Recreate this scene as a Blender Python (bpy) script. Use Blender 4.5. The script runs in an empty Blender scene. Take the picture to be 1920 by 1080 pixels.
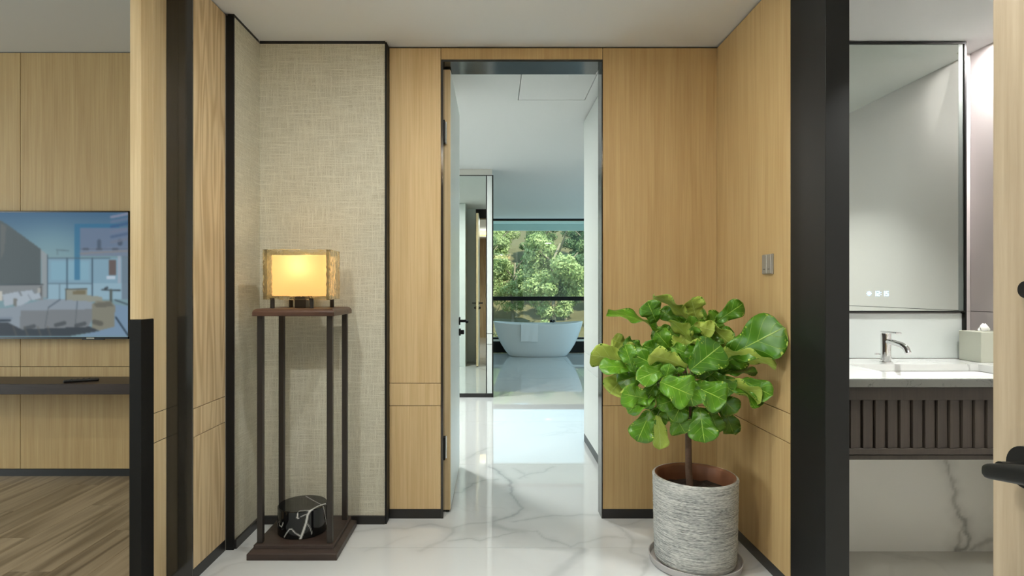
import bpy, bmesh, math, random
import numpy as np
from mathutils import Vector, Matrix
random.seed(7)
scene = bpy.context.scene
COL = scene.collection
PI = math.pi

# ------------------------------------------------------------------ camera
F_PX, VPX, VPY, EYE = 1090.0, 925.0, 543.0, 1.212
cam_data = bpy.data.cameras.new('camera')
cam = bpy.data.objects.new('camera', cam_data)
COL.objects.link(cam)
cam.location = (0, 0, EYE)
cam.rotation_euler = (PI / 2, 0, 0)
cam_data.sensor_width = 36.0
cam_data.lens = F_PX / 1920 * 36.0
cam_data.shift_x = (960 - VPX) / 1920
cam_data.shift_y = (VPY - 540) / 1920
cam_data.clip_start = 0.02
cam_data.clip_end = 400
scene.camera = cam

# ------------------------------------------------------------------ world, sun, exposure
world = bpy.data.worlds.new('sky')
scene.world = world
world.use_nodes = True
wbg = world.node_tree.nodes['Background']
wbg.inputs['Color'].default_value = (0.55, 0.83, 1.0, 1)
wbg.inputs['Strength'].default_value = 1.9
sun_d = bpy.data.lights.new('sun', 'SUN')
sun_d.energy = 8.5
sun_d.angle = 0.02
sun_d.color = (1.0, 0.93, 0.78)
sun = bpy.data.objects.new('sun', sun_d)
COL.objects.link(sun)
sun.rotation_euler = Vector((-0.45, 0.75, -0.85)).to_track_quat('-Z', 'Y').to_euler()

def area_light(name, loc, direction, sx, sy, power, color, spread=PI, parent=None):
    d = bpy.data.lights.new(name, 'AREA')
    d.shape = 'RECTANGLE'
    d.size, d.size_y = sx, sy
    d.energy = power
    d.color = color
    d.spread = spread
    o = bpy.data.objects.new(name, d)
    COL.objects.link(o)
    o.location = loc
    o.rotation_euler = Vector(direction).to_track_quat('-Z', 'Z').to_euler()
    return o

# daylight through the bedroom's window wall
area_light('bedroom_daylight', (-6.75, 0.3, 1.5), (1, 0.12, -0.28), 5.0, 2.1, 205, (0.94, 1.0, 0.97))

area_light('bathing_room_fill', (3.9, 8.8, 1.4), (-1, 0.0, 0.0), 4.2, 2.1, 14, (0.30, 0.80, 1.0))  # added cool fill light for the tub area, from an unseen made-up window

vs = scene.view_settings
vs.view_transform = 'Standard'
vs.look = 'None'
vs.exposure = 0.0
vs.gamma = 1.0
vs.use_curve_mapping = False

# ------------------------------------------------------------------ helpers
def lin(c):
    return tuple(((v / 255) / 12.92 if v / 255 <= 0.04045 else ((v / 255 + 0.055) / 1.055) ** 2.4) for v in c)

def at(px, py, y):
    """point at depth y seen at photograph pixel (px, py)"""
    return Vector(((px - VPX) * y / F_PX, y, EYE - (py - VPY) * y / F_PX))

def on_floor(px, py, z=0.0):
    y = F_PX * (EYE - z) / (py - VPY)
    return Vector(((px - VPX) * y / F_PX, y, z))

def tag(o, label=None, cat=None, group=None, kind=None):
    if label: o['label'] = label
    if cat: o['category'] = cat
    if group: o['group'] = group
    if kind: o['kind'] = kind
    return o

def add_box(bm, x0, x1, y0, y1, z0, z1, bevel=0.0, seg=1):
    vs_ = [bm.verts.new(p) for p in ((x0, y0, z0), (x1, y0, z0), (x1, y1, z0), (x0, y1, z0),
                                     (x0, y0, z1), (x1, y0, z1), (x1, y1, z1), (x0, y1, z1))]
    fs = [bm.faces.new([vs_[i] for i in f]) for f in ((0, 3, 2, 1), (4, 5, 6, 7), (0, 1, 5, 4), (1, 2, 6, 5), (2, 3, 7, 6), (3, 0, 4, 7))]
    if bevel > 0:
        es = list({e for f in fs for e in f.edges})
        bmesh.ops.bevel(bm, geom=es, offset=bevel, segments=seg, affect='EDGES', profile=0.5)

def add_tube(bm, pts, radii, n=10, cap=True):
    pts = [Vector(p) for p in pts]
    if not isinstance(radii, (list, tuple)): radii = [radii] * len(pts)
    rings = []
    up = None
    for i, p in enumerate(pts):
        t = (pts[min(i + 1, len(pts) - 1)] - pts[max(i - 1, 0)]).normalized()
        if up is None:
            up = t.orthogonal().normalized()
        up = (up - t * up.dot(t)).normalized()
        sd = t.cross(up)
        rings.append([bm.verts.new(p + (up * math.cos(2 * PI * k / n) + sd * math.sin(2 * PI * k / n)) * radii[i]) for k in range(n)])
    for a, b in zip(rings, rings[1:]):
        for k in range(n):
            bm.faces.new((a[k], a[(k + 1) % n], b[(k + 1) % n], b[k]))
    if cap:
        bm.faces.new(list(reversed(rings[0])))
        bm.faces.new(rings[-1])

def add_lathe(bm, prof, cx, cy, n=48, close=False):
    rings = []
    for r, z in prof:
        if r < 1e-6:
            rings.append([bm.verts.new((cx, cy, z))])
        else:
            rings.append([bm.verts.new((cx + r * math.cos(2 * PI * k / n), cy + r * math.sin(2 * PI * k / n), z)) for k in range(n)])
    for a, b in zip(rings, rings[1:]):
        for k in range(n):
            k2 = (k + 1) % n
            if len(a) == 1 and len(b) == 1: continue
            if len(a) == 1: bm.faces.new((a[0], b[k2], b[k]))
            elif len(b) == 1: bm.faces.new((a[k], a[k2], b[0]))
            else: bm.faces.new((a[k], a[k2], b[k2], b[k]))

def obj(name, bm, mat, parent=None, smooth=False, org=None):
    """link a bmesh in world coordinates as ONE mesh object"""
    if org is None:
        org = parent_origin(parent)
    org = Vector(org)
    bmesh.ops.recalc_face_normals(bm, faces=bm.faces)
    me = bpy.data.meshes.new(name)
    if org.length > 0:
        bmesh.ops.translate(bm, verts=bm.verts, vec=-org)
    bm.to_mesh(me)
    bm.free()
    if smooth:
        for p in me.polygons: p.use_smooth = True
        try:
            me.set_sharp_from_angle(angle=math.radians(40))
        except Exception:
            pass
    mats = mat if isinstance(mat, (list, tuple)) else [mat]
    for m in mats: me.materials.append(m)
    o = bpy.data.objects.new(name, me)
    COL.objects.link(o)
    if parent is None:
        o.location = org
    else:
        o.parent = parent
    return o

def parent_origin(p):
    v = Vector((0, 0, 0))
    while p is not None:
        v = v + p.location
        p = p.parent
    return v

def boxes(name, lst, mat, parent=None, bevel=0.0, seg=1, org=None, smooth=False):
    bm = bmesh.new()
    for b in lst:
        add_box(bm, *b, bevel=bevel, seg=seg)
    return obj(name, bm, mat, parent, org=org, smooth=smooth)

def box(name, x0, x1, y0, y1, z0, z1, mat, parent=None, bevel=0.0, seg=1, org=None, smooth=False):
    return boxes(name, [(x0, x1, y0, y1, z0, z1)], mat, parent, bevel, seg, org, smooth)

def thing(name, loc, label, cat, group=None, kind=None):
    o = bpy.data.objects.new(name, None)
    o.empty_display_size = 0.1
    COL.objects.link(o)
    o.location = loc
    tag(o, label, cat, group, kind)
    return o

def struct(o, label, cat):
    return tag(o, label, cat, kind='structure')

# ------------------------------------------------------------------ materials
def new_mat(name):
    m = bpy.data.materials.new(name)
    m.use_nodes = True
    nt = m.node_tree
    return m, nt, nt.nodes['Principled BSDF']

def plain(name, rgb, rough=0.5, metal=0.0, spec=0.5, bump=0.0, bscale=200.0, var=0.0):
    m, nt, b = new_mat(name)
    c = lin(rgb)
    b.inputs['Base Color'].default_value = (*c, 1)
    b.inputs['Roughness'].default_value = rough
    b.inputs['Metallic'].default_value = metal
    b.inputs['Specular IOR Level'].default_value = spec
    tc = nt.nodes.new('ShaderNodeTexCoord')
    nz = nt.nodes.new('ShaderNodeTexNoise')
    nz.inputs['Scale'].default_value = bscale
    nz.inputs['Detail'].default_value = 3
    nt.links.new(tc.outputs['Object'], nz.inputs['Vector'])
    if bump > 0:
        bp = nt.nodes.new('ShaderNodeBump')
        bp.inputs['Strength'].default_value = bump
        bp.inputs['Distance'].default_value = 0.002
        nt.links.new(nz.outputs['Fac'], bp.inputs['Height'])
        nt.links.new(bp.outputs['Normal'], b.inputs['Normal'])
    if var > 0:
        mr = nt.nodes.new('ShaderNodeMapRange')
        mr.inputs['To Min'].default_value = 1 - var
        mr.inputs['To Max'].default_value = 1 + var
        hs = nt.nodes.new('ShaderNodeHueSaturation')
        hs.inputs['Color'].default_value = (*c, 1)
        nt.links.new(nz.outputs['Fac'], mr.inputs['Value'])
        nt.links.new(mr.outputs['Result'], hs.inputs['Value'])
        nt.links.new(hs.outputs['Color'], b.inputs['Base Color'])
    return m

def wood(name, light, dark, grain='Z', fine=90.0, along=2.2, cath=0.5, rough=0.5, bump=0.15, rand=0.0, spec=0.35, rings=26.0):
    """veneer: stretched noise grain + distorted cathedral figure"""
    m, nt, b = new_mat(name)
    L = nt.links.new
    N = nt.nodes.new
    tc = N('ShaderNodeTexCoord')
    vec = tc.outputs['Object']
    oi = N('ShaderNodeObjectInfo')
    off = N('ShaderNodeVectorMath'); off.operation = 'SCALE'
    off.inputs[0].default_value = (13.7, 7.3, 9.1)
    L(oi.outputs['Random'], off.inputs['Scale'])
    add = N('ShaderNodeVectorMath'); add.operation = 'ADD'
    L(vec, add.inputs[0]); L(off.outputs['Vector'], add.inputs[1])
    def mapping(across, al):
        mp = N('ShaderNodeMapping')
        s = {'X': (al, across, across), 'Y': (across, al, across), 'Z': (across, across, al)}[grain]
        mp.inputs['Scale'].default_value = s
        L(add.outputs['Vector'], mp.inputs['Vector'])
        return mp.outputs['Vector']
    n1 = N('ShaderNodeTexNoise'); n1.inputs['Scale'].default_value = 1.0; n1.inputs['Detail'].default_value = 5
    n1.inputs['Roughness'].default_value = 0.65
    L(mapping(fine, along), n1.inputs['Vector'])
    n2 = N('ShaderNodeTexNoise'); n2.inputs['Scale'].default_value = 1.0; n2.inputs['Detail'].default_value = 2
    L(mapping(7.0, 0.55), n2.inputs['Vector'])
    # cathedral rings: bands of a stretched low noise
    mul = N('ShaderNodeMath'); mul.operation = 'MULTIPLY'; mul.inputs[1].default_value = rings
    L(n2.outputs['Fac'], mul.inputs[0])
    sn = N('ShaderNodeMath'); sn.operation = 'SINE'
    L(mul.outputs[0], sn.inputs[0])
    m2 = N('ShaderNodeMapRange'); m2.inputs['From Min'].default_value = -1; m2.inputs['From Max'].default_value = 1
    L(sn.outputs[0], m2.inputs['Value'])
    mx = N('ShaderNodeMix'); mx.data_type = 'FLOAT'
    mx.inputs['Factor'].default_value = cath
    L(n1.outputs['Fac'], mx.inputs['A']); L(m2.outputs['Result'], mx.inputs['B'])
    rp = N('ShaderNodeValToRGB')
    rp.color_ramp.elements[0].position = 0.28
    rp.color_ramp.elements[1].position = 0.72
    rp.color_ramp.elements[0].color = (*lin(dark), 1)
    rp.color_ramp.elements[1].color = (*lin(light), 1)
    L(mx.outputs['Result'], rp.inputs['Fac'])
    colr = rp.outputs['Color']
    if rand > 0:
        mr = N('ShaderNodeMapRange'); mr.inputs['To Min'].default_value = 1 - rand; mr.inputs['To Max'].default_value = 1 + rand
        L(oi.outputs['Random'], mr.inputs['Value'])
        hs = N('ShaderNodeHueSaturation')
        L(colr, hs.inputs['Color']); L(mr.outputs['Result'], hs.inputs['Value'])
        colr = hs.outputs['Color']
    L(colr, b.inputs['Base Color'])
    b.inputs['Roughness'].default_value = rough
    b.inputs['Specular IOR Level'].default_value = spec
    bp = N('ShaderNodeBump'); bp.inputs['Strength'].default_value = bump; bp.inputs['Distance'].default_value = 0.001
    L(n1.outputs['Fac'], bp.inputs['Height']); L(bp.outputs['Normal'], b.inputs['Normal'])
    return m

def fabric(name, light, dark):
    m, nt, b = new_mat(name)
    L = nt.links.new
    N = nt.nodes.new
    tc = N('ShaderNodeTexCoord')
    def ns(scale, detail=2.0):
        mp = N('ShaderNodeMapping'); mp.inputs['Scale'].default_value = scale
        L(tc.outputs['Object'], mp.inputs['Vector'])
        n = N('ShaderNodeTexNoise'); n.inputs['Scale'].default_value = 1; n.inputs['Detail'].default_value = detail
        L(mp.outputs['Vector'], n.inputs['Vector'])
        return n.outputs['Fac']
    h = ns((9, 9, 300))
    v = ns((300, 300, 12))
    f = ns((260, 260, 260), 1)
    a1 = N('ShaderNodeMath'); a1.operation = 'MAXIMUM'; L(h, a1.inputs[0]); L(v, a1.inputs[1])
    a2 = N('ShaderNodeMix'); a2.data_type = 'FLOAT'; a2.inputs['Factor'].default_value = 0.35
    L(a1.outputs[0], a2.inputs['A']); L(f, a2.inputs['B'])
    rp = N('ShaderNodeValToRGB')
    rp.color_ramp.elements[0].position = 0.40; rp.color_ramp.elements[0].color = (*lin(dark), 1)
    rp.color_ramp.elements[1].position = 0.66; rp.color_ramp.elements[1].color = (*lin(light), 1)
    L(a2.outputs['Result'], rp.inputs['Fac'])
    L(rp.outputs['Color'], b.inputs['Base Color'])
    b.inputs['Roughness'].default_value = 0.85
    b.inputs['Specular IOR Level'].default_value = 0.2
    bp = N('ShaderNodeBump'); bp.inputs['Strength'].default_value = 0.5; bp.inputs['Distance'].default_value = 0.002
    L(a2.outputs['Result'], bp.inputs['Height']); L(bp.outputs['Normal'], b.inputs['Normal'])
    return m

def marble(name, base, vein, rough=0.07, amount=0.25, scale=1.3, attr=True, spec=0.5):
    m, nt, b = new_mat(name)
    L = nt.links.new
    N = nt.nodes.new
    tc = N('ShaderNodeTexCoord')
    n1 = N('ShaderNodeTexNoise'); n1.inputs['Scale'].default_value = scale; n1.inputs['Detail'].default_value = 6
    n1.inputs['Distortion'].default_value = 0.8
    L(tc.outputs['Object'], n1.inputs['Vector'])
    sb = N('ShaderNodeMath'); sb.operation = 'SUBTRACT'; sb.inputs[1].default_value = 0.5
    L(n1.outputs['Fac'], sb.inputs[0])
    ab = N('ShaderNodeMath'); ab.operation = 'ABSOLUTE'; L(sb.outputs[0], ab.inputs[0])
    mr = N('ShaderNodeMapRange'); mr.inputs['From Min'].default_value = 0.0; mr.inputs['From Max'].default_value = 0.022
    mr.inputs['To Min'].default_value = amount; mr.inputs['To Max'].default_value = 0.0
    L(ab.outputs[0], mr.inputs['Value'])
    n2 = N('ShaderNodeTexNoise'); n2.inputs['Scale'].default_value = scale * 0.9; n2.inputs['Detail'].default_value = 2
    L(tc.outputs['Object'], n2.inputs['Vector'])
    mr2 = N('ShaderNodeMapRange'); mr2.inputs['From Min'].default_value = 0.48; mr2.inputs['From Max'].default_value = 0.62
    L(n2.outputs['Fac'], mr2.inputs['Value'])
    ml = N('ShaderNodeMath'); ml.operation = 'MULTIPLY'
    L(mr.outputs['Result'], ml.inputs[0]); L(mr2.outputs['Result'], ml.inputs[1])
    fac = ml.outputs[0]
    if attr:
        at_ = N('ShaderNodeAttribute'); at_.attribute_name = 'vein'
        ad = N('ShaderNodeMath'); ad.operation = 'MAXIMUM'
        L(fac, ad.inputs[0]); L(at_.outputs['Fac'], ad.inputs[1])
        fac = ad.outputs[0]
    mx = N('ShaderNodeMix'); mx.data_type = 'RGBA'
    mx.inputs['A'].default_value = (*lin(base), 1)
    mx.inputs['B'].default_value = (*lin(vein), 1)
    L(fac, mx.inputs['Factor'])
    L(mx.outputs['Result'], b.inputs['Base Color'])
    b.inputs['Roughness'].default_value = rough
    b.inputs['Specular IOR Level'].default_value = spec
    return m

def emit(name, rgb, strength):
    m, nt, b = new_mat(name)
    b.inputs['Base Color'].default_value = (0.02, 0.02, 0.02, 1)
    b.inputs['Emission Color'].default_value = (*lin(rgb), 1)
    b.inputs['Emission Strength'].default_value = strength
    return m

def pane_glass(name, tint=(0.93, 0.97, 0.95), refl=0.05):
    m, nt, b = new_mat(name)
    nt.nodes.remove(b)
    t = nt.nodes.new('ShaderNodeBsdfTransparent'); t.inputs['Color'].default_value = (*tint, 1)
    g = nt.nodes.new('ShaderNodeBsdfGlossy'); g.inputs['Roughness'].default_value = 0.0
    mx = nt.nodes.new('ShaderNodeMixShader'); mx.inputs['Fac'].default_value = refl
    out = nt.nodes['Material Output']
    nt.links.new(t.outputs[0], mx.inputs[1]); nt.links.new(g.outputs[0], mx.inputs[2])
    nt.links.new(mx.outputs[0], out.inputs['Surface'])
    return m

M = {}
M['oak'] = wood('oak_veneer', (196, 168, 120), (174, 143, 96), fine=110, along=2.0, cath=0.12)
M['oak_figured'] = wood('oak_figured_veneer', (214, 192, 154), (184, 158, 120), fine=80, along=2.0, cath=0.38, rings=70)
M['oak_pale'] = wood('oak_pale_veneer', (219, 199, 160), (195, 170, 128), fine=90, along=2.0, cath=0.2)
M['oak_lit'] = wood('oak_lit_veneer', (217, 191, 147), (194, 165, 119), fine=110, along=2.0, cath=0.12)  # same oak with the brighter light left of the doorway put into its colour
M['oak_door'] = wood('oak_door_veneer', (176, 159, 134), (142, 124, 99), fine=60, along=2.5, cath=0.25)
M['plank'] = wood('floor_plank_oak', (164, 146, 120), (112, 96, 74), grain='Y', fine=34, along=1.1, cath=0.3, rough=0.35, rand=0.12)
M['walnut'] = wood('walnut', (92, 66, 52), (56, 40, 33), grain='X', fine=120, along=5, cath=0.25, rough=0.35)
M['darkwood'] = wood('dark_stained_wood', (66, 53, 47), (46, 37, 33), grain='X', fine=120, along=4, cath=0.2, rough=0.4)
M['vanity'] = wood('vanity_dark_wood', (54, 46, 39), (40, 34, 29), grain='Z', fine=120, along=3, cath=0.15, rough=0.5)
M['fabric'] = fabric('woven_wallcovering', (212, 209, 192), (176, 171, 152))
M['white'] = plain('white_paint', (226, 224, 216), 0.7, bump=0.02)
M['ceil'] = plain('ceiling_paint', (222, 223, 222), 0.8, bump=0.02)
M['lacquer'] = plain('white_lacquer_panel', (222, 228, 226), 0.35)
M['bathwall'] = plain('bath_wall_tile', (216, 209, 207), 0.7, spec=.2)
M['core'] = plain('dark_joint', (40, 32, 24), 0.8)
M['black'] = plain('black_metal', (19, 19, 18), 0.5, spec=0.25)
M['blackgloss'] = plain('black_gloss_metal', (40, 38, 34), 0.13, spec=0.7)
M['skirt'] = plain('black_skirting', (34, 33, 32), 0.35)
M['bronze'] = plain('bronze_leg_metal', (58, 53, 49), 0.38, metal=0.5)
M['chrome'] = plain('chrome', (230, 230, 230), 0.06, metal=1.0)
M['mirror'] = plain('mirror_silver', (208, 216, 210), 0.0, metal=1.0)
M['grout'] = plain('tile_grout', (168, 168, 164), 0.8)
M['marble'] = marble('white_marble_floor', (207, 209, 209), (146, 148, 150), 0.025, 0.15)
M['marblewall'] = marble('white_marble_wall', (228, 227, 220), (104, 102, 94), 0.12, 0.05, 1.6)
M['bathfloor'] = marble('bath_floor_marble', (212, 210, 200), (130, 125, 116), 0.15, 0.4, 1.2)
M['counter'] = marble('counter_marble', (206, 207, 204), (128, 128, 126), 0.06, 0.5, 5.0, attr=False)
M['edge'] = marble('counter_edge_stone', (84, 84, 79), (30, 30, 29), 0.3, 1.0, 34.0, attr=False)
M['ceramic'] = plain('white_ceramic', (240, 240, 238), 0.08)
M['tub'] = plain('white_tub_resin', (226, 230, 230), 0.25)
M['towel'] = plain('white_towel', (240, 242, 242), 0.95)
M['tissuebox'] = plain('sage_grey_leatherette', (176, 178, 164), 0.5, bump=0.1)
M['tissue'] = plain('tissue_paper', (240, 240, 236), 0.9)
M['switch'] = plain('brushed_grey_switch', (158, 154, 144), 0.4, metal=0.4)
M['soil'] = plain('dark_soil', (46, 36, 28), 0.95, bump=1.0, bscale=90, var=0.5)
M['terracotta'] = plain('pot_inner_clay', (128, 84, 58), 0.6, var=0.15, bscale=14)
M['bark'] = plain('brown_bark', (92, 70, 54), 0.8, bump=0.8, bscale=120, var=0.3)
M['saucer'] = plain('grey_saucer_glaze', (178, 174, 172), 0.25)
M['screenbody'] = plain('tv_black_plastic', (20, 21, 23), 0.25)
M['remote'] = plain('remote_black_plastic', (24, 24, 24), 0.4)
M['button'] = plain('remote_button_rubber', (70, 70, 72), 0.6)
M['glass'] = pane_glass('window_glass')
M['shadow_gap'] = plain('black_shadow_gap', (22, 21, 20), 0.6)
M['soffit'] = plain('balcony_soffit', (196, 212, 206), 0.6)
M['earth'] = plain('hill_earth', (96, 92, 62), 0.95, bump=0.5, bscale=3, var=0.35)

# ================================================================== SETTING
H = 2.50          # foyer ceiling
HC = 2.57         # corridor and bathing room ceiling
HB = 2.39         # powder room ceiling
HR = 2.76         # bedroom ceiling
YB = 3.079        # face of the foyer's back wall
G1, G2 = 0.597, 0.716   # the two grooves that run round all panelling

# ---- floor: marble tiles over a grout bed
floor = box('floor', -4.0, 4.0, -1.6, 11.1, -0.10, -0.004, M['grout'])
struct(floor, 'polished white marble tile floor with grey veins running from foyer to bathtub', 'floor')

VEINS = [  # photograph pixels of the veins seen on the floor -> floor coordinates; (points, width m, strength)
    ([(915, 873), (935, 888), (955, 898), (961, 918), (966, 935), (979, 955), (968, 966), (945, 972), (925, 980)], 0.012, .75),
    ([(926, 973), (922, 985), (940, 992), (955, 996), (985, 998)], 0.03, .55),
    ([(925, 980), (880, 985), (855, 990), (810, 982), (785, 984), (750, 990), (700, 992), (665, 1000)], 0.010, .5),
    ([(855, 990), (835, 1004), (825, 1014), (800, 1022), (782, 1028)], 0.012, .45),
    ([(840, 1012), (880, 1010), (905, 1012), (940, 1004), (985, 998), (1010, 997), (1024, 1008), (1045, 1018), (1068, 1026)], 0.008, .6),
    ([(1068, 1026), (1085, 1020), (1105, 1014), (1130, 1008), (1160, 1007), (1180, 1010)], 0.008, .45),
    ([(1095, 1030), (1080, 1042), (1066, 1052), (1050, 1068), (1038, 1080)], 0.035, .55),
    ([(960, 978), (1000, 975), (1040, 970), (1060, 969), (1090, 967), (1125, 966)], 0.009, .55),
    ([(1145, 978), (1160, 988), (1180, 1000), (1195, 1015), (1188, 1030), (1185, 1035), (1205, 1040), (1215, 1048), (1212, 1070), (1205, 1085)], 0.014, .5),
    ([(1160, 988), (1185, 985), (1215, 975)], 0.012, .35),
    ([(845, 925), (868, 922), (880, 912), (888, 906), (910, 900), (935, 899)], 0.010, .6),
    ([(880, 858), (895, 850), (915, 840)], 0.010, .5),
    ([(870, 862), (890, 853), (905, 850)], 0.03, .35),
    ([(975, 897), (995, 888), (1015, 885), (1035, 876)], 0.010, .4),
    ([(960, 878), (985, 890), (990, 895)], 0.008, .35),
    ([(1215, 930), (1290, 940), (1370, 965), (1400, 1010)], 0.010, .4),
    ([(1385, 1070), (1420, 1062), (1450, 1055)], 0.014, .5),
    ([(370, 1078), (420, 1050), (445, 1046), (462, 1020)], 0.03, .4),
    ([(395, 1080), (430, 1063), (470, 1056)], 0.014, .4),
    ([(690, 1030), (730, 1022), (760, 1006)], 0.010, .2),
]
rng = np.random.RandomState(3)
_hash = rng.rand(64, 64)
def vnoise(x, y):
    xi = np.floor(x).astype(int); yi = np.floor(y).astype(int)
    fx = x - xi; fy = y - yi
    fx = fx * fx * (3 - 2 * fx); fy = fy * fy * (3 - 2 * fy)
    g = lambda a, b: _hash[a % 64, b % 64]
    return (g(xi, yi) * (1 - fx) + g(xi + 1, yi) * fx) * (1 - fy) + (g(xi, yi + 1) * (1 - fx) + g(xi + 1, yi + 1) * fx) * fy
def fbm(x, y):
    return (vnoise(x, y) + .5 * vnoise(2.1 * x + 9, 2.1 * y + 5) + .25 * vnoise(4.3 * x + 3, 4.3 * y + 7)) / 1.75
def seg_dist(P, a, b):
    d = b - a
    t = np.clip(((P - a) @ d) / max(1e-9, d @ d), 0, 1)
    return np.linalg.norm(P - (a + t[:, None] * d), axis=1)
FLOOR_VEINS = [([np.array(on_floor(*p)[:2]) for p in pts], w, s) for pts, w, s in VEINS]
def floor_vein(P):
    wob = np.stack([fbm(P[:, 0] * 9, P[:, 1] * 9) - .5, fbm(P[:, 0] * 9 + 31, P[:, 1] * 9 + 17) - .5], 1) * 0.07
    Q = P + wob
    out = np.zeros(len(P))
    fade = 0.55 + 0.75 * fbm(P[:, 0] * 7 + 5, P[:, 1] * 7)
    for pts, w, s in FLOOR_VEINS:
        d = np.full(len(P), 9.0)
        for a, b in zip(pts, pts[1:]):
            d = np.minimum(d, seg_dist(Q, a, b))
        wl = w * (0.5 + 1.0 * fbm(P[:, 0] * 14, P[:, 1] * 14 + 40))
        core = .85 * np.exp(-(d / wl) ** 2)
        halo = 0.35 * np.exp(-(d / (wl * 3.0)) ** 2)
        out = np.maximum(out, s * fade * np.maximum(core, halo))
    return np.clip(out, 0, 1)

def floor_tile(x0, x1, y0, y1, fine):
    if fine:
        nx = int((x1 - x0) / 0.009) + 1; ny = int((y1 - y0) / 0.009) + 1
    else:
        nx = ny = 2
    xs = np.linspace(x0, x1, nx); ys = np.linspace(y0, y1, ny)
    X, Y = np.meshgrid(xs, ys)
    V = np.stack([X.ravel(), Y.ravel(), np.zeros(X.size)], 1)
    idx = np.arange(nx * ny).reshape(ny, nx)
    Fq = np.stack([idx[:-1, :-1].ravel(), idx[:-1, 1:].ravel(), idx[1:, 1:].ravel(), idx[1:, :-1].ravel()], 1)
    # skirts down the four sides
    n = len(V)
    border = np.concatenate([idx[0, :], idx[1:, -1], idx[-1, -2::-1], idx[-2:0:-1, 0]])
    low = V[border].copy(); low[:, 2] = -0.012
    V2 = np.concatenate([V, low])
    k = len(border)
    bi = np.arange(k)
    side = np.stack([border, n + bi, n + (bi + 1) % k, border[(bi + 1) % k]], 1)
    me = bpy.data.meshes.new('tile')
    me.from_pydata(V2.tolist(), [], Fq.tolist() + side.tolist())
    if fine:
        a = me.attributes.new('vein', 'FLOAT', 'POINT')
        a.data.foreach_set('value', floor_vein(V2[:, :2]).astype(np.float32))
    me.materials.append(M['marble'])
    o = bpy.data.objects.new('tile', me)
    COL.objects.link(o)
    o.parent = floor
    return o
tj_y = [-1.6, 0.13, 1.43, 2.73, 4.03, 5.33, 6.63, 7.93, 9.23, 11.1]
tj_x = [-4.0, -1.36, 1.24, 3.99]
for iy in range(len(tj_y) - 1):
    for ix in range(len(tj_x) - 1):
        y0, y1, x0, x1 = tj_y[iy], tj_y[iy + 1], tj_x[ix], tj_x[ix + 1]
        if ix != 1 and y1 < 4.2: continue
        floor_tile(x0 + .0008, x1 - .0008, y0 + .0008, y1 - .0008, ix == 1 and 1.4 < y0 < 4.5)

# ---- ceilings
ceil = box('ceiling', -1.37, 1.30, -1.6, 3.16, H, H + 0.06, M['ceil'])
struct(ceil, 'smooth off-white foyer ceiling above the oak panelled walls', 'ceiling')
ax0, ax1, ay0, ay1, g = 0.18, 0.652, 3.42, 4.16, 0.005
ceil2 = boxes('ceiling_corridor', [(-1.36, 4, 3.16, ay0 - g, HC, HC + .08), (-4, 4, ay1 + g, 11.2, HC, HC + .08),
                                   (-1.36, ax0 - g, ay0 - g, ay1 + g, HC, HC + .08), (ax1 + g, 4, ay0 - g, ay1 + g, HC, HC + .08)], M['ceil'])
struct(ceil2, 'white ceiling stretching over corridor towards the bathtub window', 'ceiling')
box('access_panel', ax0, ax1, ay0, ay1, HC, HC + 0.02, M['ceil'], ceil2)
ceil3 = box('ceiling_bathroom', 1.19, 2.5, 0.7, 3.0, HB, HB + .08, M['ceil'])
struct(ceil3, 'pale ceiling over the marble vanity beyond black door frame', 'ceiling')
ceil4 = box('ceiling_bedroom', -7.0, -1.37, -3.0, 3.8, HR, HR + .08, M['ceil'])
struct(ceil4, 'grey shaded bedroom ceiling above the television wall', 'ceiling')
roof = box('roof_slab', -7.6, 5.2, -3.6, 11.25, 2.95, 3.1, M['white'])
struct(roof, 'flat concrete roof slab covering the whole suite', 'roof')

# ---- outer shell (out of view, keeps the daylight honest)
o = boxes('wall_outer_west', [(-7.2, -7.0, -3.2, -2.2, 0, 2.95), (-7.2, -7.0, 2.9, 11.2, 0, 2.95),
                              (-7.2, -7.0, -2.2, 2.9, 0, .3), (-7.2, -7.0, -2.2, 2.9, 2.6, 2.95)], M['white'])
struct(o, 'white outer bedroom wall around the wide balcony window', 'wall')
o = box('wall_outer_south', -7.2, 4.6, -3.2, -3.05, 0, 2.95, M['white']); struct(o, 'white outer wall behind the entrance', 'wall')
o = boxes('wall_outer_east', [(4.0, 4.2, -3.2, 6.6, 0, 2.95), (4.0, 4.2, 6.6, 11.2, 0, .3), (4.0, 4.2, 6.6, 11.2, 2.5, 2.95)], M['white']); struct(o, 'white side wall of the bathing room', 'wall')  # opening in this unseen wall added to light the tub area
o = box('wall_bathing_west', -4.2, -4.0, 3.9, 11.2, 0, 2.95, M['white']); struct(o, 'white far wall of the bathing room', 'wall')

# ---- back wall of the foyer with the doorway
DX0, DX1, DZ = -0.277, 0.579, 2.43
wb = boxes('wall_back', [(-1.26, DX0 - .003, YB + .012, 3.26, 0, HC), (DX1 + .003, 1.30, YB + .012, 3.18, 0, HC), (DX0 - .003, DX1 + .003, YB + .012, 3.26, DZ + .003, HC)], M['core'])
struct(wb, 'honey oak panelled foyer wall around the tall open doorway', 'wall')
gp = 0.0015
TOP = H - 0.009
def panel(parent, x0, x1, y0, y1, z0, z1, mat='oak', bev=0.0008):
    return box('panel', x0, x1, y0, y1, z0, z1, M[mat], parent, bevel=bev)
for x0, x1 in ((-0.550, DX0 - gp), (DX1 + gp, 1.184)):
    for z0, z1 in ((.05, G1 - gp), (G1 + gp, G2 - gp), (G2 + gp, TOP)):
        panel(wb, x0, x1, YB, YB + .011, z0, z1, 'oak' if x0 > 0 else 'oak_lit')
panel(wb, DX0 + gp, DX1 - gp, YB, YB + .011, DZ, TOP)
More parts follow.
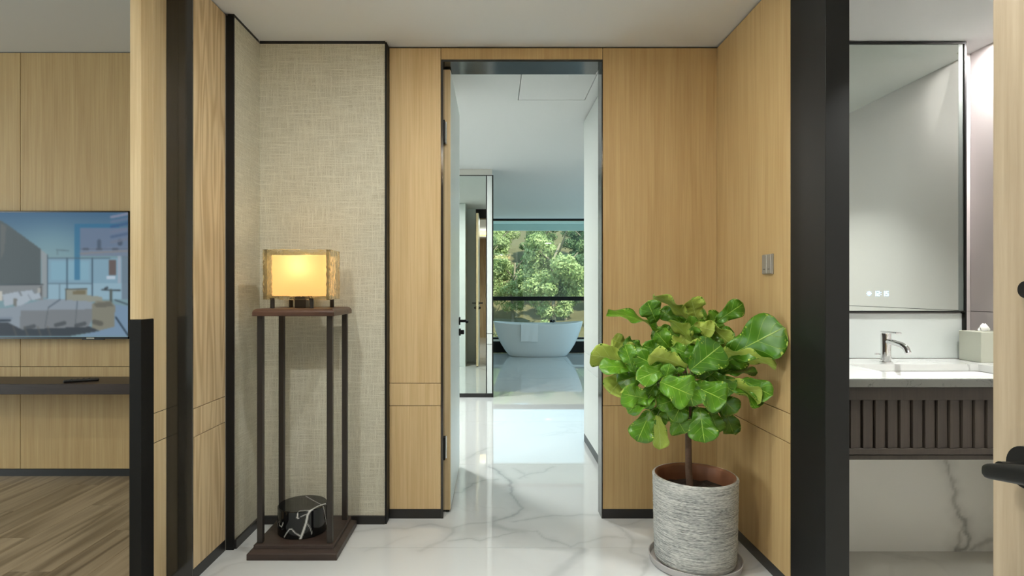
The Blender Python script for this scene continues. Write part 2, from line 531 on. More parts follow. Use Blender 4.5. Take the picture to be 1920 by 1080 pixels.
o = boxes('baseboard_back', [(-0.552, DX0, YB - .001, YB + .012, 0, .0495), (DX1, 1.184, YB - .001, YB + .012, 0, .0495)], M['skirt'])
struct(o, 'low black skirting under the oak wall beside doorway', 'skirting')
# corridor side skin of the same wall
boxes('plaster_skin', [(-1.3, DX0 - .02, 3.26, 3.269, 0, HC)], M['lacquer'], wb)

# ---- doorway lining (black) with hinges
dl = thing('trim_1', (0.15, YB, 0), 'black metal lining of the tall doorway', 'door frame', kind='structure')
box('jamb', DX0, DX0 + .012, YB - .002, 3.258, 0, DZ, M['blackgloss'], dl)
box('jamb', DX1 - .006, DX1, YB - .002, 3.178, 0, DZ, M['blackgloss'], dl)
box('lintel_lining', DX0 + .012, DX1 - .006, YB - .002, 3.258, DZ - .012, DZ, M['blackgloss'], dl)
for zz in (0.36, 2.06):
    hg = box('hinge', DX0 + .012, DX0 + .018, 3.105, 3.150, zz - .06, zz + .06, M['black'], dl, bevel=.001)
    bm = bmesh.new(); add_tube(bm, [(DX0 + .02, 3.15, zz - .06), (DX0 + .02, 3.15, zz + .06)], .006, 10)
    obj('hinge_pin', bm, M['chrome'], hg, smooth=True)

# ---- door leaf swung into the corridor
d1 = thing('door_1', (-0.25, 3.165, 0), 'oak edged white door standing open into the corridor', 'door', kind='structure')
LX0, LX1, LY0, LY1 = -0.268, -0.232, 3.165, 3.985
box('leaf', LX0, LX1 - .002, LY0, LY1, .012, DZ - .02, M['oak_pale'], d1, bevel=.001)
box('face_skin', LX1 - .002, LX1, LY0 + .012, LY1 - .001, .014, DZ - .022, M['lacquer'], d1)
box('bottom_seal', LX0 + .008, LX1 - .008, LY0, LY1, .004, .012, M['black'], d1)
def lever(parent, x, y, z, sx, sy):
    """door lever: rose, neck and grip. sx: side it projects to, sy: direction of the grip along y"""
    bm = bmesh.new(); add_tube(bm, [(x, y, z), (x + sx * .009, y, z)], .027, 24); ro = obj('rose', bm, M['black'], parent, smooth=True)
    bm = bmesh.new()
    add_tube(bm, [(x + sx * .009, y, z), (x + sx * .045, y, z), (x + sx * .055, y + sy * .004, z), (x + sx * .058, y + sy * .018, z), (x + sx * .058, y + sy * .12, z)], .0095, 12)
    obj('handle', bm, M['black'], parent, smooth=True)
lever(d1, LX1, LY1 - .06, 1.0, 1, -1)
lever(d1, LX0, LY1 - .06, 1.0, -1, -1)
for sx, x in ((1, LX1), (-1, LX0)):
    bm = bmesh.new(); add_tube(bm, [(x, LY1 - .06, .925), (x + sx * .012, LY1 - .06, .925)], .024, 20)
    lk = obj('thumb_turn', bm, M['black'], d1, smooth=True)
    box('turn_grip', min(x + sx * .012, x + sx * .035), max(x + sx * .012, x + sx * .035), LY1 - .063, LY1 - .057, .91, .94, M['black'], lk, bevel=.002)

# ---- wall_left: oak strip, black post, fabric side panel
wl = boxes('wall_left', [(-1.357, -1.258, 2.415, 3.95, 0, HC)], M['core'])
struct(wl, 'foyer side wall of figured oak between black post and fabric', 'wall')
for z0, z1 in ((.05, G1 - gp), (G1 + gp, G2 - gp), (G2 + gp, TOP)):
    panel(wl, -1.2575, -1.246, 2.416, 2.700, z0, z1, 'oak_figured')
box('edge_trim', -1.2475, -1.244, 2.7005, 2.7035, 0.0, TOP, M['switch'], wl)
o = box('baseboard_left', -1.258, -1.245, 2.416, 2.7, 0, .0495, M['skirt']); struct(o, 'low black skirting under the figured oak strip', 'skirting')
post = boxes('trim_2', [(-1.357, -1.3035, 2.412, 2.42, 0, HC), (-1.3025, -1.246, 2.405, 2.4155, 0, HC)], M['blackgloss'], bevel=.001)
struct(post, 'tall glossy black metal post framing the bedroom opening', 'door frame')

fp = thing('wall_fabric', (-0.9, 3.05, 0), 'woven taupe fabric wall panels in the corner behind lamp stand', 'wall', kind='structure')
box('fabric_panel', -1.21, -0.561, 3.011, 3.088, .0425, TOP - .006, M['fabric'], fp)
box('fabric_panel', -1.245, -1.21, 2.716, 3.011, .0425, TOP - .006, M['fabric'], fp)
box('edge_trim', -0.5605, -0.551, 3.004, 3.09, 0, TOP, M['black'], fp, bevel=.0008)
box('edge_trim', -1.2455, -1.208, 2.704, 2.7155, 0, TOP - .006, M['black'], fp, bevel=.0008)
o = boxes('baseboard_fabric', [(-1.21, -0.561, 3.0, 3.03, 0, .042), (-1.23, -1.2, 2.716, 3.0, 0, .042)], M['skirt'])
struct(o, 'black skirting under the woven fabric panels', 'skirting')
o = boxes('trim_3', [(-1.21, -0.561, 3.012, 3.03, TOP - .006, H + .002), (-1.24, -1.211, 2.716, 3.0, TOP - .006, H + .002)], M['shadow_gap'])
struct(o, 'thin black shadow line between fabric panels and ceiling', 'trim')

# ---- pocket door leaf towards the bedroom
d2 = thing('door_2', (-1.378, 2.3, 0), 'oak sliding door edge with tall black pull beside bedroom', 'door', kind='structure')
box('core_board', -1.396, -1.361, 2.246, 2.98, .004, TOP, M['core'], d2)
box('stile', -1.400, -1.358, 2.240, 2.3225, 1.0965, TOP, M['oak_pale'], d2, bevel=.001)
for z0, z1 in ((.006, G1 - gp), (G1 + gp, G2 - gp), (G2 + gp, TOP)):
    panel(d2, -1.400, -1.358, 2.3245, 2.98, z0, z1, 'oak_pale')
box('pull_handle', -1.402, -1.3565, 2.238, 2.3235, .004, 1.095, M['black'], d2, bevel=.0012)

# ---- bedroom: far wall with oak panels, floor planks
wr = box('wall_bedroom', -7.0, -1.36, 3.797, 3.95, 0, 2.95, M['core'])
struct(wr, 'oak panelled bedroom wall that carries the television', 'wall')
px_ = [-4.62, -3.08, -1.362]
for i in range(2):
    for z0, z1 in ((.046, G1 - gp), (G1 + gp, .708), (.711, 1.720), (1.724, HR - .006)):
        panel(wr, px_[i] + gp, px_[i + 1] - gp, 3.785, 3.796, z0, z1, 'oak')
panel(wr, -7.0, -4.62 - gp, 3.785, 3.796, .046, HR - .006, 'oak')
o = box('baseboard_bedroom', -7.0, -1.36, 3.78, 3.796, 0, .045, M['skirt']); struct(o, 'black skirting along the bedroom wall over wood floor', 'skirting')
fl2 = box('floor_bedroom', -7.0, -1.362, -3.0, 3.78, -.10, -.004, M['core'])
struct(fl2, 'greyish oak plank floor in the bedroom', 'floor')
bm = bmesh.new(); add_box(bm, -.0895, .0895, -.6, .6, -.012, 0, bevel=.0012)
pl0 = obj('plank', bm, M['plank'], fl2)
first = True
ix = 0
x = -1.362 - .09
while x > -4.7:
    y = 3.79 - ((ix * .43) % 1.2)
    if y < 3.79 - .02:
        # short starter board against the wall
        bmx = box('plank', x - .0895, x + .0895, y + .0008, 3.779, -.012, 0, M['plank'], fl2)
    while y > -0.2:
        yc = y - .6
        o = pl0 if first else pl0.copy()
        if not first: COL.objects.link(o)
        first = False
        o.parent = fl2
        o.location = (x, yc + 0.0, 0)
        o.scale = (1, (1.2 - .0016) / 1.2, 1)
        y -= 1.2
    x -= .18
    ix += 1
box('plank_field', -7.0, x + .09, -3.0, 3.78, -.004, -.0005, M['plank'], fl2)

# ---- wall_right, black jamb of the powder room
wrt = boxes('wall_right', [(1.196, 1.29, 2.30, 3.18, 0, HC)], M['core'])
struct(wrt, 'honey oak side wall with light switch behind the potted fig', 'wall')
for z0, z1 in ((.05, G1 - gp), (G1 + gp, G2 - gp), (G2 + gp, TOP)):
    panel(wrt, 1.184, 1.195, 2.319, YB, z0, z1)
o = box('baseboard_right', 1.1835, 1.196, 2.319, YB, 0, .0495, M['skirt']); struct(o, 'black skirting beneath oak wall beside the plant pot', 'skirting')
jb = boxes('trim_4', [(1.1835, 1.27, 2.072, 2.317, 0, H + .04)], M['black'], bevel=.0025, seg=2)
struct(jb, 'wide matte black door frame between oak wall and vanity', 'door frame')

# ---- powder room shell
wv = boxes('wall_vanity', [(1.275, 2.24, 2.785, 3.0, 0, HB), (2.24, 2.46, 2.91, 3.0, 0, HB), (1.275, 2.38, 2.70, 2.785, 0, .58)], M['bathwall'])
struct(wv, 'pale tiled wall behind the vanity and mirror', 'wall')
bm = bmesh.new()
nxs, nzs = 110, 62
gv = [[bm.verts.new((1.275 + 1.103 * i / nxs, 2.69, .62 * j / nzs)) for i in range(nxs + 1)] for j in range(nzs + 1)]
for j in range(nzs):
    for i in range(nxs): bm.faces.new((gv[j][i], gv[j][i + 1], gv[j + 1][i + 1], gv[j + 1][i]))
add_box(bm, 1.275, 2.378, 2.6905, 2.70, 0, .62)
slab = obj('marble_slab', bm, M['marblewall'], wv)
SV = [([(1772, 866), (1782, 890), (1787, 915), (1792, 945), (1800, 965)], .013, .55), ([(1790, 900), (1785, 925), (1795, 950)], .010, .35), ([(1800, 965), (1812, 985), (1820, 1005), (1805, 1025), (1790, 1030)], .014, .7),
      ([(1812, 985), (1795, 1005), (1790, 1028)], .012, .5), ([(1825, 1028), (1845, 1018), (1862, 1012)], .012, .5)]
pv = np.array([v.co[:] for v in slab.data.vertices])
P2 = pv[:, [0, 2]]
wobs = np.stack([fbm(P2[:, 0] * 22, P2[:, 1] * 22) - .5, fbm(P2[:, 0] * 22 + 8, P2[:, 1] * 22 + 3) - .5], 1) * .05
vv = np.zeros(len(P2))
for pts, w, s in SV:
    q = [np.array((at(px, py, 2.69).x, at(px, py, 2.69).z)) for px, py in pts]
    d = np.full(len(P2), 9.0)
    for a_, b_ in zip(q, q[1:]): d = np.minimum(d, seg_dist(P2 + wobs, a_, b_))
    vv = np.maximum(vv, s * np.maximum(np.exp(-(d / w) ** 2), .4 * np.exp(-(d / (3 * w)) ** 2)))
slab.data.attributes.new('vein', 'FLOAT', 'POINT').data.foreach_set('value', vv.astype(np.float32))
box('splash_panel', 1.275, 2.238, 2.777, 2.7845, .885, 1.098, M['lacquer'], wv)
box('niche_tile', 2.2405, 2.379, 2.90, 2.9095, .60, 1.1035, M['bathwall'], wv)
box('niche_tile', 2.2405, 2.379, 2.90, 2.9095, 1.1065, HB, M['bathwall'], wv)
wvr = box('wall_bathroom_side', 2.39, 2.5, 0.9, 3.0, 0, HB, M['core'])
struct(wvr, 'pinkish white tiled side wall of the vanity room', 'wall')
for z0, z1 in ((0, 1.1035), (1.1065, HB)):
    box('tile', 2.38, 2.3895, 0.9, 2.9, z0, z1, M['bathwall'], wvr)
o = box('trim_5', 2.2385, 2.2475, 2.76, 2.91, .885, HB, M['black']); struct(o, 'slim black vertical trim beside the mirror', 'trim')
o = box('floor_bathroom', 1.2405, 2.46, 0.7, 2.69, -.10, -.0005, M['bathfloor']); struct(o, 'grey marble floor under the floating vanity', 'floor')
o = box('wall_bathroom_near', 1.19, 2.5, 0.78, 0.9, 0, HB, M['white']); struct(o, 'white wall closing the vanity room', 'wall')

# ---- the foyer behind the camera
o = box('wall_entrance', -1.5, 1.3, -1.72, -1.6, 0, HC, M['oak_figured']); struct(o, 'brown timber entrance wall seen only in the far mirror', 'wall')
o = box('wall_left_near', -1.5, -1.36, -1.6, 0.35, 0, HC, M['oak']); struct(o, 'oak foyer wall near the entrance', 'wall')
o = box('wall_right_near', 1.19, 1.30, -1.6, 0.9, 0, HC, M['oak']); struct(o, 'oak foyer wall behind the open oak door', 'wall')
o = box('trim_6', -1.36, 1.19, 0.28, 0.42, 2.36, H, M['oak']); struct(o, 'oak bulkhead across the foyer ceiling', 'trim')
o = box('trim_7', -1.42, -1.36, 0.35, 2.42, 2.56, HR, M['oak']); struct(o, 'oak header over the bedroom opening', 'trim')

# ---- corridor beyond the doorway
wc = boxes('wall_corridor', [(.739, .9, 3.18, 4.66, 0, HC - .012), (.739, 4.0, 4.56, 4.648, 0, HC - .012)], M['shadow_gap'])
struct(wc, 'white panelled corridor wall with black skirting', 'wall')
for z0, z1 in ((.062, G1 - gp), (G1 + gp, G2 - gp), (G2 + gp, HC - .012)):
    panel(wc, .727, .7385, 3.181, 4.66, z0, z1, 'lacquer')
box('end_panel', .7385, 4.0, 4.6485, 4.66, .062, HC - .012, M['lacquer'], wc)
o = box('baseboard_corridor', .727, .739, 3.181, 4.66, 0, .060, M['skirt']); struct(o, 'black skirting along the white corridor wall', 'skirting')
o = box('wall_corridor_block', -1.36, -0.44, 3.27, 3.95, 0, HC, M['lacquer']); struct(o, 'white wall block beside the open corridor door', 'wall')

# mirrored partition at the corridor's end
MY = 6.54
wm = box('wall_mirror', -1.9, -0.013, MY + .012, MY + .5, 0, HC, M['white'])
struct(wm, 'partition with a full height mirror facing down the corridor', 'wall')
box('mirror_pane', -1.3, -0.083, MY, MY + .0115, .045, 2.492, M['mirror'], wm)
box('mirror_edge', -0.083, -0.073, MY - .002, MY + .0115, .045, 2.492, M['black'], wm)
for z0, z1 in ((.045, G1 - gp * 2), (G1 + gp * 2, G2 - gp * 2), (G2 + gp * 2, 2.492)):
    panel(wm, -0.073, -0.014, MY, MY + .0115, z0, z1, 'lacquer')
box('edge_trim', -0.014, 0.0, MY - .003, MY + .5, 0, 2.5, M['black'], wm)
box('top_trim', -1.9, 0.0, MY - .003, MY + .0115, 2.492, 2.5, M['black'], wm)
box('skirting', -1.9, 0.0, MY - .002, MY + .0115, 0, .045, M['skirt'], wm)

# ---- window wall behind the bathtub
WY = 11.12
w1 = thing('window_1', (0.5, WY, 0), 'wide black framed window wall overlooking the wooded hillside', 'window', kind='structure')
box('base_panel', -4, 4, WY, WY + .12, 0, .225, M['black'], w1)
box('sill', -4, 4, WY - .02, WY + .12, .225, .262, M['white'], w1)
box('bottom_rail', -4, 4, WY + .02, WY + .09, .262, .295, M['black'], w1)
box('transom', -4, 4, WY, WY + .09, 1.0, 1.078, M['black'], w1)
box('head_rail', -4, 4, WY, WY + .09, HC - .035, HC + .02, M['black'], w1)
for xm in (-4.0, -2.2, 2.6, 3.94):
    box('mullion', xm, xm + .06, WY + .01, WY + .08, .295, HC - .035, M['black'], w1)
box('pane', -3.94, 3.94, WY + .045, WY + .055, .295, 1.0, M['glass'], w1)
box('pane', -3.94, 3.94, WY + .045, WY + .055, 1.078, HC - .035, M['glass'], w1)
o = boxes('soffit_slab', [(-7, 8, WY + .1, 12.3, HC + .02, 2.9), (-7, 8, 12.2, 12.3, 2.455, HC + .02)], M['soffit'])
struct(o, 'pale balcony soffit above the hillside view', 'soffit')

# ---- hillside ground
def hill_z(x, y):
    t = max(0.0, y - 20.0)
    return -4.6 + t * 0.31 + 0.8 * math.sin(x * .17 + y * .11) + .4 * math.sin(x * .4 - y * .23)
bm = bmesh.new()
gx = [-40 + i * 2.5 for i in range(43)]
gy = [14 + i * 2.2 for i in range(36)]
grid = [[bm.verts.new((x, y, hill_z(x, y))) for x in gx] for y in gy]
for a, b in zip(grid, grid[1:]):
    for k in range(len(gx) - 1):
        bm.faces.new((a[k], a[k + 1], b[k + 1], b[k]))
hill = obj('ground_hill', bm, M['earth'], smooth=True)
struct(hill, 'steep earthy hillside below the trees outside', 'hill')

# ---- objects
# ================================================================== LIGHT FITTINGS
M['lens'] = emit('downlight_lens', (255, 244, 226), 6.0)
def downlight(loc, power, label, color=(1.0, 0.94, 0.85), spread=2.6, r=.05, aim=(0, 0, -1)):
    x, y, z = loc
    t = thing('recessed_downlight', loc, label, 'downlight')
    bm = bmesh.new(); add_lathe(bm, [(r, z), (r + .012, z), (r + .012, z - .004), (r, z - .003), (r, z)], x, y, 28)
    obj('ring', bm, M['white'], t, smooth=True)
    bm = bmesh.new(); add_lathe(bm, [(0, z - .0005), (r, z - .0005)], x, y, 28)
    obj('lens', bm, M['lens'], t)
    d = bpy.data.lights.new('downlight_beam', 'AREA')
    d.shape = 'DISK'; d.size = 2 * r; d.energy = power; d.color = color; d.spread = spread
    l = bpy.data.objects.new('downlight_beam', d); COL.objects.link(l)
    l.parent = t; l.location = (0, 0, -.006)
    l.rotation_euler = Vector(aim).to_track_quat('-Z', 'Y').to_euler()
    return t
WARM = (0.985, 1.0, 0.95)
COOL = (0.98, 1.0, 0.95)
downlight((-0.95, 0.75, H), 24, 'recessed ceiling spot in foyer nearest the bedroom opening', WARM, spread=PI)
downlight((0.30, 0.80, H), 11, 'recessed ceiling spot over the middle of the foyer', WARM, spread=PI)
downlight((0.0, 2.00, H), 14, 'recessed ceiling spot in front of the tall doorway', WARM, spread=PI)
downlight((-1.05, 5.0, HC), 42, 'recessed ceiling spot over the corridor behind the open door', COOL, spread=PI, r=.10)
downlight((-1.5, 5.90, HC), 60, 'recessed ceiling spot in front of the corridor mirror', COOL, spread=PI, r=.10)
downlight((1.6, 5.4, HC), 10, 'recessed ceiling spot behind the white corridor wall', COOL, spread=PI, r=.10)
downlight((1.62, 1.70, HB), 19, 'recessed ceiling spot over the vanity room floor', COOL, spread=1.75)
downlight((2.345, 2.63, HB), 20, 'small recessed ceiling spot above the tissue box', (1, .96, .94), spread=PI, r=.026)
# strip light added on the bulkhead, out of view, to brighten the foyer ceiling
cv = thing('ceiling_fill_strip', (-.085, .45, 2.36), 'long unseen strip light added on the oak bulkhead to brighten the foyer ceiling', 'added light')
boxes('channel', [(-1.3, 1.13, .4205, .50, 2.350, 2.358), (-1.3, 1.13, .492, .50, 2.358, 2.372)], M['white'], cv)
box('fill_strip', -1.28, 1.11, .440, .460, 2.3585, 2.3615, M['lens'], cv)
cl = area_light('ceiling_fill_glow', (0, .02, .004), (0, .55, .83), 2.35, .025, 55, WARM)
cl.parent = cv
downlight((-3.0, 1.60, HR), 10, 'recessed ceiling spot in front of the television', WARM, spread=PI)

# ================================================================== BEDROOM OBJECTS
# ---- television: picture drawn as a colour per screen pixel
def tv_picture(W, Hh, x_off, y_off, step):
    xs = x_off + (np.arange(W) + .5) * step
    ys = y_off + (np.arange(Hh) + .5) * step
    X, Y = np.meshgrid(xs, ys)
    img = np.zeros((Hh, W, 3))
    t = np.clip((Y - 397) / 90, 0, 1)[..., None]
    img[:] = np.array([74, 108, 138]) * (1 - t) + np.array([128, 158, 166]) * t
    s = np.exp(-(((X - 95) / 60) ** 2 + ((Y - 450) / 40) ** 2))[..., None]
    img += s * np.array([14, 16, 12])
    def poly(pts, col, a=1.0):
        inside = np.zeros(X.shape, bool)
        n = len(pts)
        for i in range(n):
            x1, y1 = pts[i]; x2, y2 = pts[(i + 1) % n]
            if y1 == y2: continue
            c = ((Y >= min(y1, y2)) & (Y < max(y1, y2)) & (X < (x2 - x1) * (Y - y1) / (y2 - y1) + x1))
            inside ^= c
        img[inside] = img[inside] * (1 - a) + np.array(col, float) * a
        return inside
    def line(p, q, w, col, a=1.0):
        P = np.stack([X.ravel(), Y.ravel()], 1)
        d = seg_dist(P, np.array(p, float), np.array(q, float)).reshape(X.shape)
        k = (np.clip(w / 2 + .6 - d, 0, 1) * a)[..., None]
        img[:] = img * (1 - k) + np.array(col, float) * k
    # window wall and sky view
    m = poly([(88, 484), (243, 484), (243, 560), (88, 560)], (134, 168, 186))
    poly([(88, 531), (243, 531), (243, 560), (88, 560)], (150, 182, 198))
    poly([(95, 490), (165, 490), (165, 525), (95, 525)], (138, 182, 200), .6)
    # dark blue picture frame reflected across the window wall
    poly([(138, 419), (222, 419), (222, 427), (149, 427), (149, 524), (138, 524)], (58, 116, 152), .75)
    poly([(149, 427), (243, 427), (243, 466), (149, 466)], (112, 128, 152), .9)
    poly([(149, 466), (243, 462), (243, 480), (149, 480)], (122, 136, 156), .9)
    line((150, 475), (240, 470), 3, (140, 138, 138), .8)
    line((150, 467), (240, 466), 1.5, (92, 104, 124), .8)
    for cx in (160, 185, 215): line((cx - 4, 467), (cx + 4, 467), 4, (84, 92, 104), .7)
    line((185, 452), (185, 462), 7, (74, 88, 104), .7); line((224, 452), (224, 456), 9, (70, 82, 98), .7)
    for k, (yy, cc) in enumerate(((403, (150, 150, 170)), (412, (110, 124, 150)), (421, (66, 96, 136)), (431, (118, 128, 150)), (440, (84, 104, 134)), (450, (120, 128, 144)))):
        line((208, yy + 4), (243, yy - 3), 5, cc, .75)
    poly([(203, 487), (217, 487), (217, 516), (203, 516)], (104, 86, 80), .85)
    poly([(219, 480), (226, 480), (226, 530), (219, 530)], (168, 176, 190), .8)
    poly([(227, 480), (243, 480), (243, 560), (227, 560)], (112, 128, 142), .8)
    for xx in (125, 172): line((xx, 484), (xx, 560), 1.6, (58, 76, 90))
    line((88, 478), (88, 558), 1.8, (70, 86, 98)); line((88, 484), (205, 484), 1.4, (84, 102, 114))
    line((88, 531), (172, 531), 1.2, (84, 104, 116)); line((111, 531), (111, 560), 1.0, (98, 120, 132))
    line((105, 468), (128, 470), 2, (96, 114, 122), .7); line((107, 470), (107, 477), 1.5, (96, 114, 122), .7)
    # panelled headboard wall
    hb = poly([(-200, 330), (0, 413), (12, 420), (76, 467), (76, 532), (-200, 534)], (92, 102, 104))
    st = (np.sin(X * 1.9) * 5 * hb)[..., None]
    img += st
    poly([(0, 418), (11, 425), (8, 470), (0, 490)], (112, 116, 114), .7)
    poly([(76, 467), (88, 477), (88, 558), (78, 558)], (150, 160, 164))
    # low headboard, bedside, lamps
    poly([(-200, 534), (80, 533), (80, 562), (-200, 566)], (136, 142, 144))
    line((-200, 535), (80, 533), 1.6, (66, 74, 80))
    poly([(-200, 545), (4, 545), (4, 563), (-200, 563)], (214, 212, 200), .8)
    line((76, 537), (76, 556), 2, (84, 84, 82)); poly([(70, 539), (76, 539), (76, 549), (70, 549)], (170, 172, 168))
    # bed
    poly([(-200, 590), (20, 576), (85, 560), (172, 562), (174, 590), (166, 614), (36, 617), (-200, 640)], (146, 158, 168))
    poly([(38, 582), (172, 579), (174, 592), (164, 614), (36, 617)], (128, 134, 138))
    line((112, 561), (90, 576), 1.6, (82, 96, 108)); line((90, 576), (84, 612), 1.2, (96, 104, 108))
    line((144, 562), (143, 578), 1.4, (90, 104, 116)); line((143, 578), (140, 612), 1.2, (98, 106, 110))
    for pts in ([(4, 552), (34, 546), (40, 556), (40, 566), (8, 574)], [(38, 546), (60, 543), (66, 552), (58, 562), (42, 556)],
                [(54, 550), (74, 549), (77, 558), (60, 563)], [(26, 558), (52, 552), (58, 562), (40, 572), (28, 574)]):
        poly(pts, (172, 184, 194)); line(pts[1], pts[2], 1.2, (110, 120, 128), .7)
    poly([(24, 558), (32, 560), (30, 574), (24, 572)], (112, 112, 104), .8)
    # sofa, tables, round stool
    poly([(122, 543), (162, 541), (163, 553), (190, 556), (192, 566), (122, 562)], (150, 154, 142))
    poly([(136, 545), (160, 544), (160, 552), (136, 552)], (124, 118, 96)); line((122, 542), (162, 541), 1.6, (78, 78, 70)); line((123, 543), (123, 562), 1.4, (78, 78, 70))
    line((190, 543), (224, 544), 2.2, (62, 70, 72)); line((207, 544), (207, 568), 5, (90, 98, 94)); line((196, 541), (200, 539), 4, (70, 80, 86))
    line((215, 562), (243, 572), 2, (70, 82, 90))
    poly([(199, 517), (215, 517), (215, 523), (199, 523)], (190, 206, 220))
    poly([(214, 570), (243, 574), (243, 629), (148, 629), (180, 620)], (126, 152, 176))
    poly([(172, 570), (180, 564), (206, 564), (215, 573), (213, 612), (186, 619), (172, 615)], (136, 136, 122))
    poly([(174, 568), (206, 565), (212, 574), (180, 576)], (112, 112, 102)); line((176, 603), (188, 606), 9, (88, 88, 82), .7)
    line((216, 594), (239, 628), 2.2, (38, 50, 58))
    # dark floor in front of the bed
    poly([(-200, 600), (14, 604), (40, 617), (168, 612), (186, 620), (132, 629), (-200, 629)], (62, 68, 74), .9)
    for cx, cy in ((55, 613), (112, 607), (150, 608)): line((cx - 8, cy + 2), (cx + 8, cy - 2), 7, (72, 78, 82), .7)
    poly([(-200, 594), (20, 593), (24, 597), (0, 604), (-200, 610)], (128, 142, 156), .8)
    line((-200, 604), (18, 600), 4, (50, 60, 70), .8)
    for cx in (24, 45, 70, 88): line((cx, 612), (cx + 6, 628), 3, (104, 104, 98), .5)
    # soft focus
    for _ in range(2):
        p = np.pad(img, ((1, 1), (1, 1), (0, 0)), mode='edge')
        img = (p[:-2, 1:-1] + p[2:, 1:-1] + p[1:-1, :-2] + p[1:-1, 2:] + 2 * p[1:-1, 1:-1]) / 6
    return np.clip(img, 0, 255)

TY = 3.720
tvx0, tvx1, tvz0, tvz1 = -3.775, -2.331, .897, 1.712
tv = thing('television', (-3.05, 3.785, tvz0), 'large wall mounted flat television showing a hotel bedroom', 'television')
box('housing', tvx0, tvx1, TY + .002, TY + .045, tvz0, tvz1, M['screenbody'], tv, bevel=.003)
box('wall_bracket', -3.3, -2.8, TY + .045, 3.7845, 1.1, 1.5, M['black'], tv)
step = 1.5
pm = F_PX / TY
bx0, bx1, bz0, bz1 = tvx0 + .006, tvx1 - .006, tvz0 + .012, tvz1 - .007
Wn = int((bx1 - bx0) * pm / step); Hn = int((bz1 - bz0) * pm / step)
pic = tv_picture(Wn, Hn, VPX + bx0 * pm, VPY - (bz1 - EYE) * pm, step)
xs = np.linspace(bx0, bx1, Wn + 1); zs = np.linspace(bz1, bz0, Hn + 1)
Xg, Zg = np.meshgrid(xs, zs)
V = np.stack([Xg.ravel() + 3.05, np.full(Xg.size, TY - 3.785), Zg.ravel() - tvz0], 1)
idx = np.arange((Wn + 1) * (Hn + 1)).reshape(Hn + 1, Wn + 1)
Fq = np.stack([idx[:-1, :-1].ravel(), idx[1:, :-1].ravel(), idx[1:, 1:].ravel(), idx[:-1, 1:].ravel()], 1)
me = bpy.data.meshes.new('screen')
me.from_pydata(V.tolist(), [], Fq.tolist())
ca = me.color_attributes.new('picture', 'FLOAT_COLOR', 'CORNER')
p01 = pic.reshape(-1, 3) / 255
p01 = np.where(p01 <= 0.04045, p01 / 12.92, ((p01 + .055) / 1.055) ** 2.4)
cc = np.repeat(np.concatenate([p01, np.ones((len(p01), 1))], 1), 4, axis=0)
ca.data.foreach_set('color', cc.astype(np.float32).ravel())
m, nt, b = new_mat('tv_picture')
an = nt.nodes.new('ShaderNodeAttribute'); an.attribute_name = 'picture'
nt.links.new(an.outputs['Color'], b.inputs['Emission Color'])
b.inputs['Emission Strength'].default_value = 0.8
b.inputs['Base Color'].default_value = (.01, .01, .012, 1)
b.inputs['Roughness'].default_value = 0.25
b.inputs['Specular IOR Level'].default_value = 0.04
me.materials.append(m)
scr = bpy.data.objects.new('screen', me); COL.objects.link(scr); scr.parent = tv
for nm, bb in (('bezel', (tvx0, tvx0 + .006, tvz0, tvz1)), ('bezel', (tvx1 - .006, tvx1, tvz0, tvz1)), ('bezel', (tvx0, tvx1, tvz0, tvz0 + .012)), ('bezel', (tvx0, tvx1, tvz1 - .007, tvz1))):
    box(nm, bb[0], bb[1], TY - .003, TY + .003, bb[2], bb[3], M['screenbody'], tv)
box('brand_plate', -2.60, -2.55, TY - .006, TY - .003, tvz0 + .001, tvz0 + .009, M['switch'], tv)
box('sensor_foot', -2.63, -2.49, TY - .004, TY + .01, tvz0 - .006, tvz0, M['screenbody'], tv)

# ---- floating shelf and remote
sh = box('wall_shelf', -4.9, -1.45, 3.486, 3.784, .583, .646, M['darkwood'], bevel=.002, org=(-3.1, 3.784, .583))
tag(sh, 'long dark wooden shelf floating under the television', 'shelf')
rc = at(153, 711, 3.58); rc.z = .646
rm = thing('remote_control', rc, 'slim black remote control lying on the dark shelf', 'remote')
bm = bmesh.new(); add_box(bm, -.09, .09, -.02, .02, .0, .017, bevel=.006, seg=3)
rot = Matrix.Rotation(math.radians(28), 4, 'Z')
bm.transform(Matrix.Translation(rc) @ rot)
obj('case', bm, M['remote'], rm, smooth=True)
for k in range(4):
    for j in (-1, 0, 1):
        bm = bmesh.new(); add_box(bm, -.05 + k * .03 - .005, -.05 + k * .03 + .005, j * .011 - .003, j * .011 + .003, .0165, .0185, bevel=.001)
        bm.transform(Matrix.Translation(rc) @ rot)
        obj('button', bm, M['button'], rm)

# ================================================================== LAMP STAND
SX0, SX1, SY0, SY1 = -1.103, -0.700, 2.598, 2.978
st = thing('lamp_stand', (-.9, 2.79, 0), 'tall open pedestal with bronze legs and stepped dark base', 'stand')
def frustum(bm, x0, x1, y0, y1, prof):
    """stack of rectangles inset by i at height z"""
    rings = [[bm.verts.new(p) for p in ((x0 + i, y0 + i, z), (x1 - i, y0 + i, z), (x1 - i, y1 - i, z), (x0 + i, y1 - i, z))] for i, z in prof]
    bm.faces.new(list(reversed(rings[0])))
    for a, b in zip(rings, rings[1:]):
        for k in range(4): bm.faces.new((a[k], a[(k + 1) % 4], b[(k + 1) % 4], b[k]))
    bm.faces.new(rings[-1])
bm = bmesh.new(); frustum(bm, SX0, SX1, SY0, SY1, [(.002, 0), (0, .002), (0, .028), (.003, .031), (.020, .041), (.021, .042)])
obj('plinth', bm, M['darkwood'], st)
bm = bmesh.new(); add_box(bm, SX0 + .022, SX1 - .022, SY0 + .022, SY1 - .022, .042, .061, bevel=.002)
obj('base_board', bm, M['darkwood'], st)
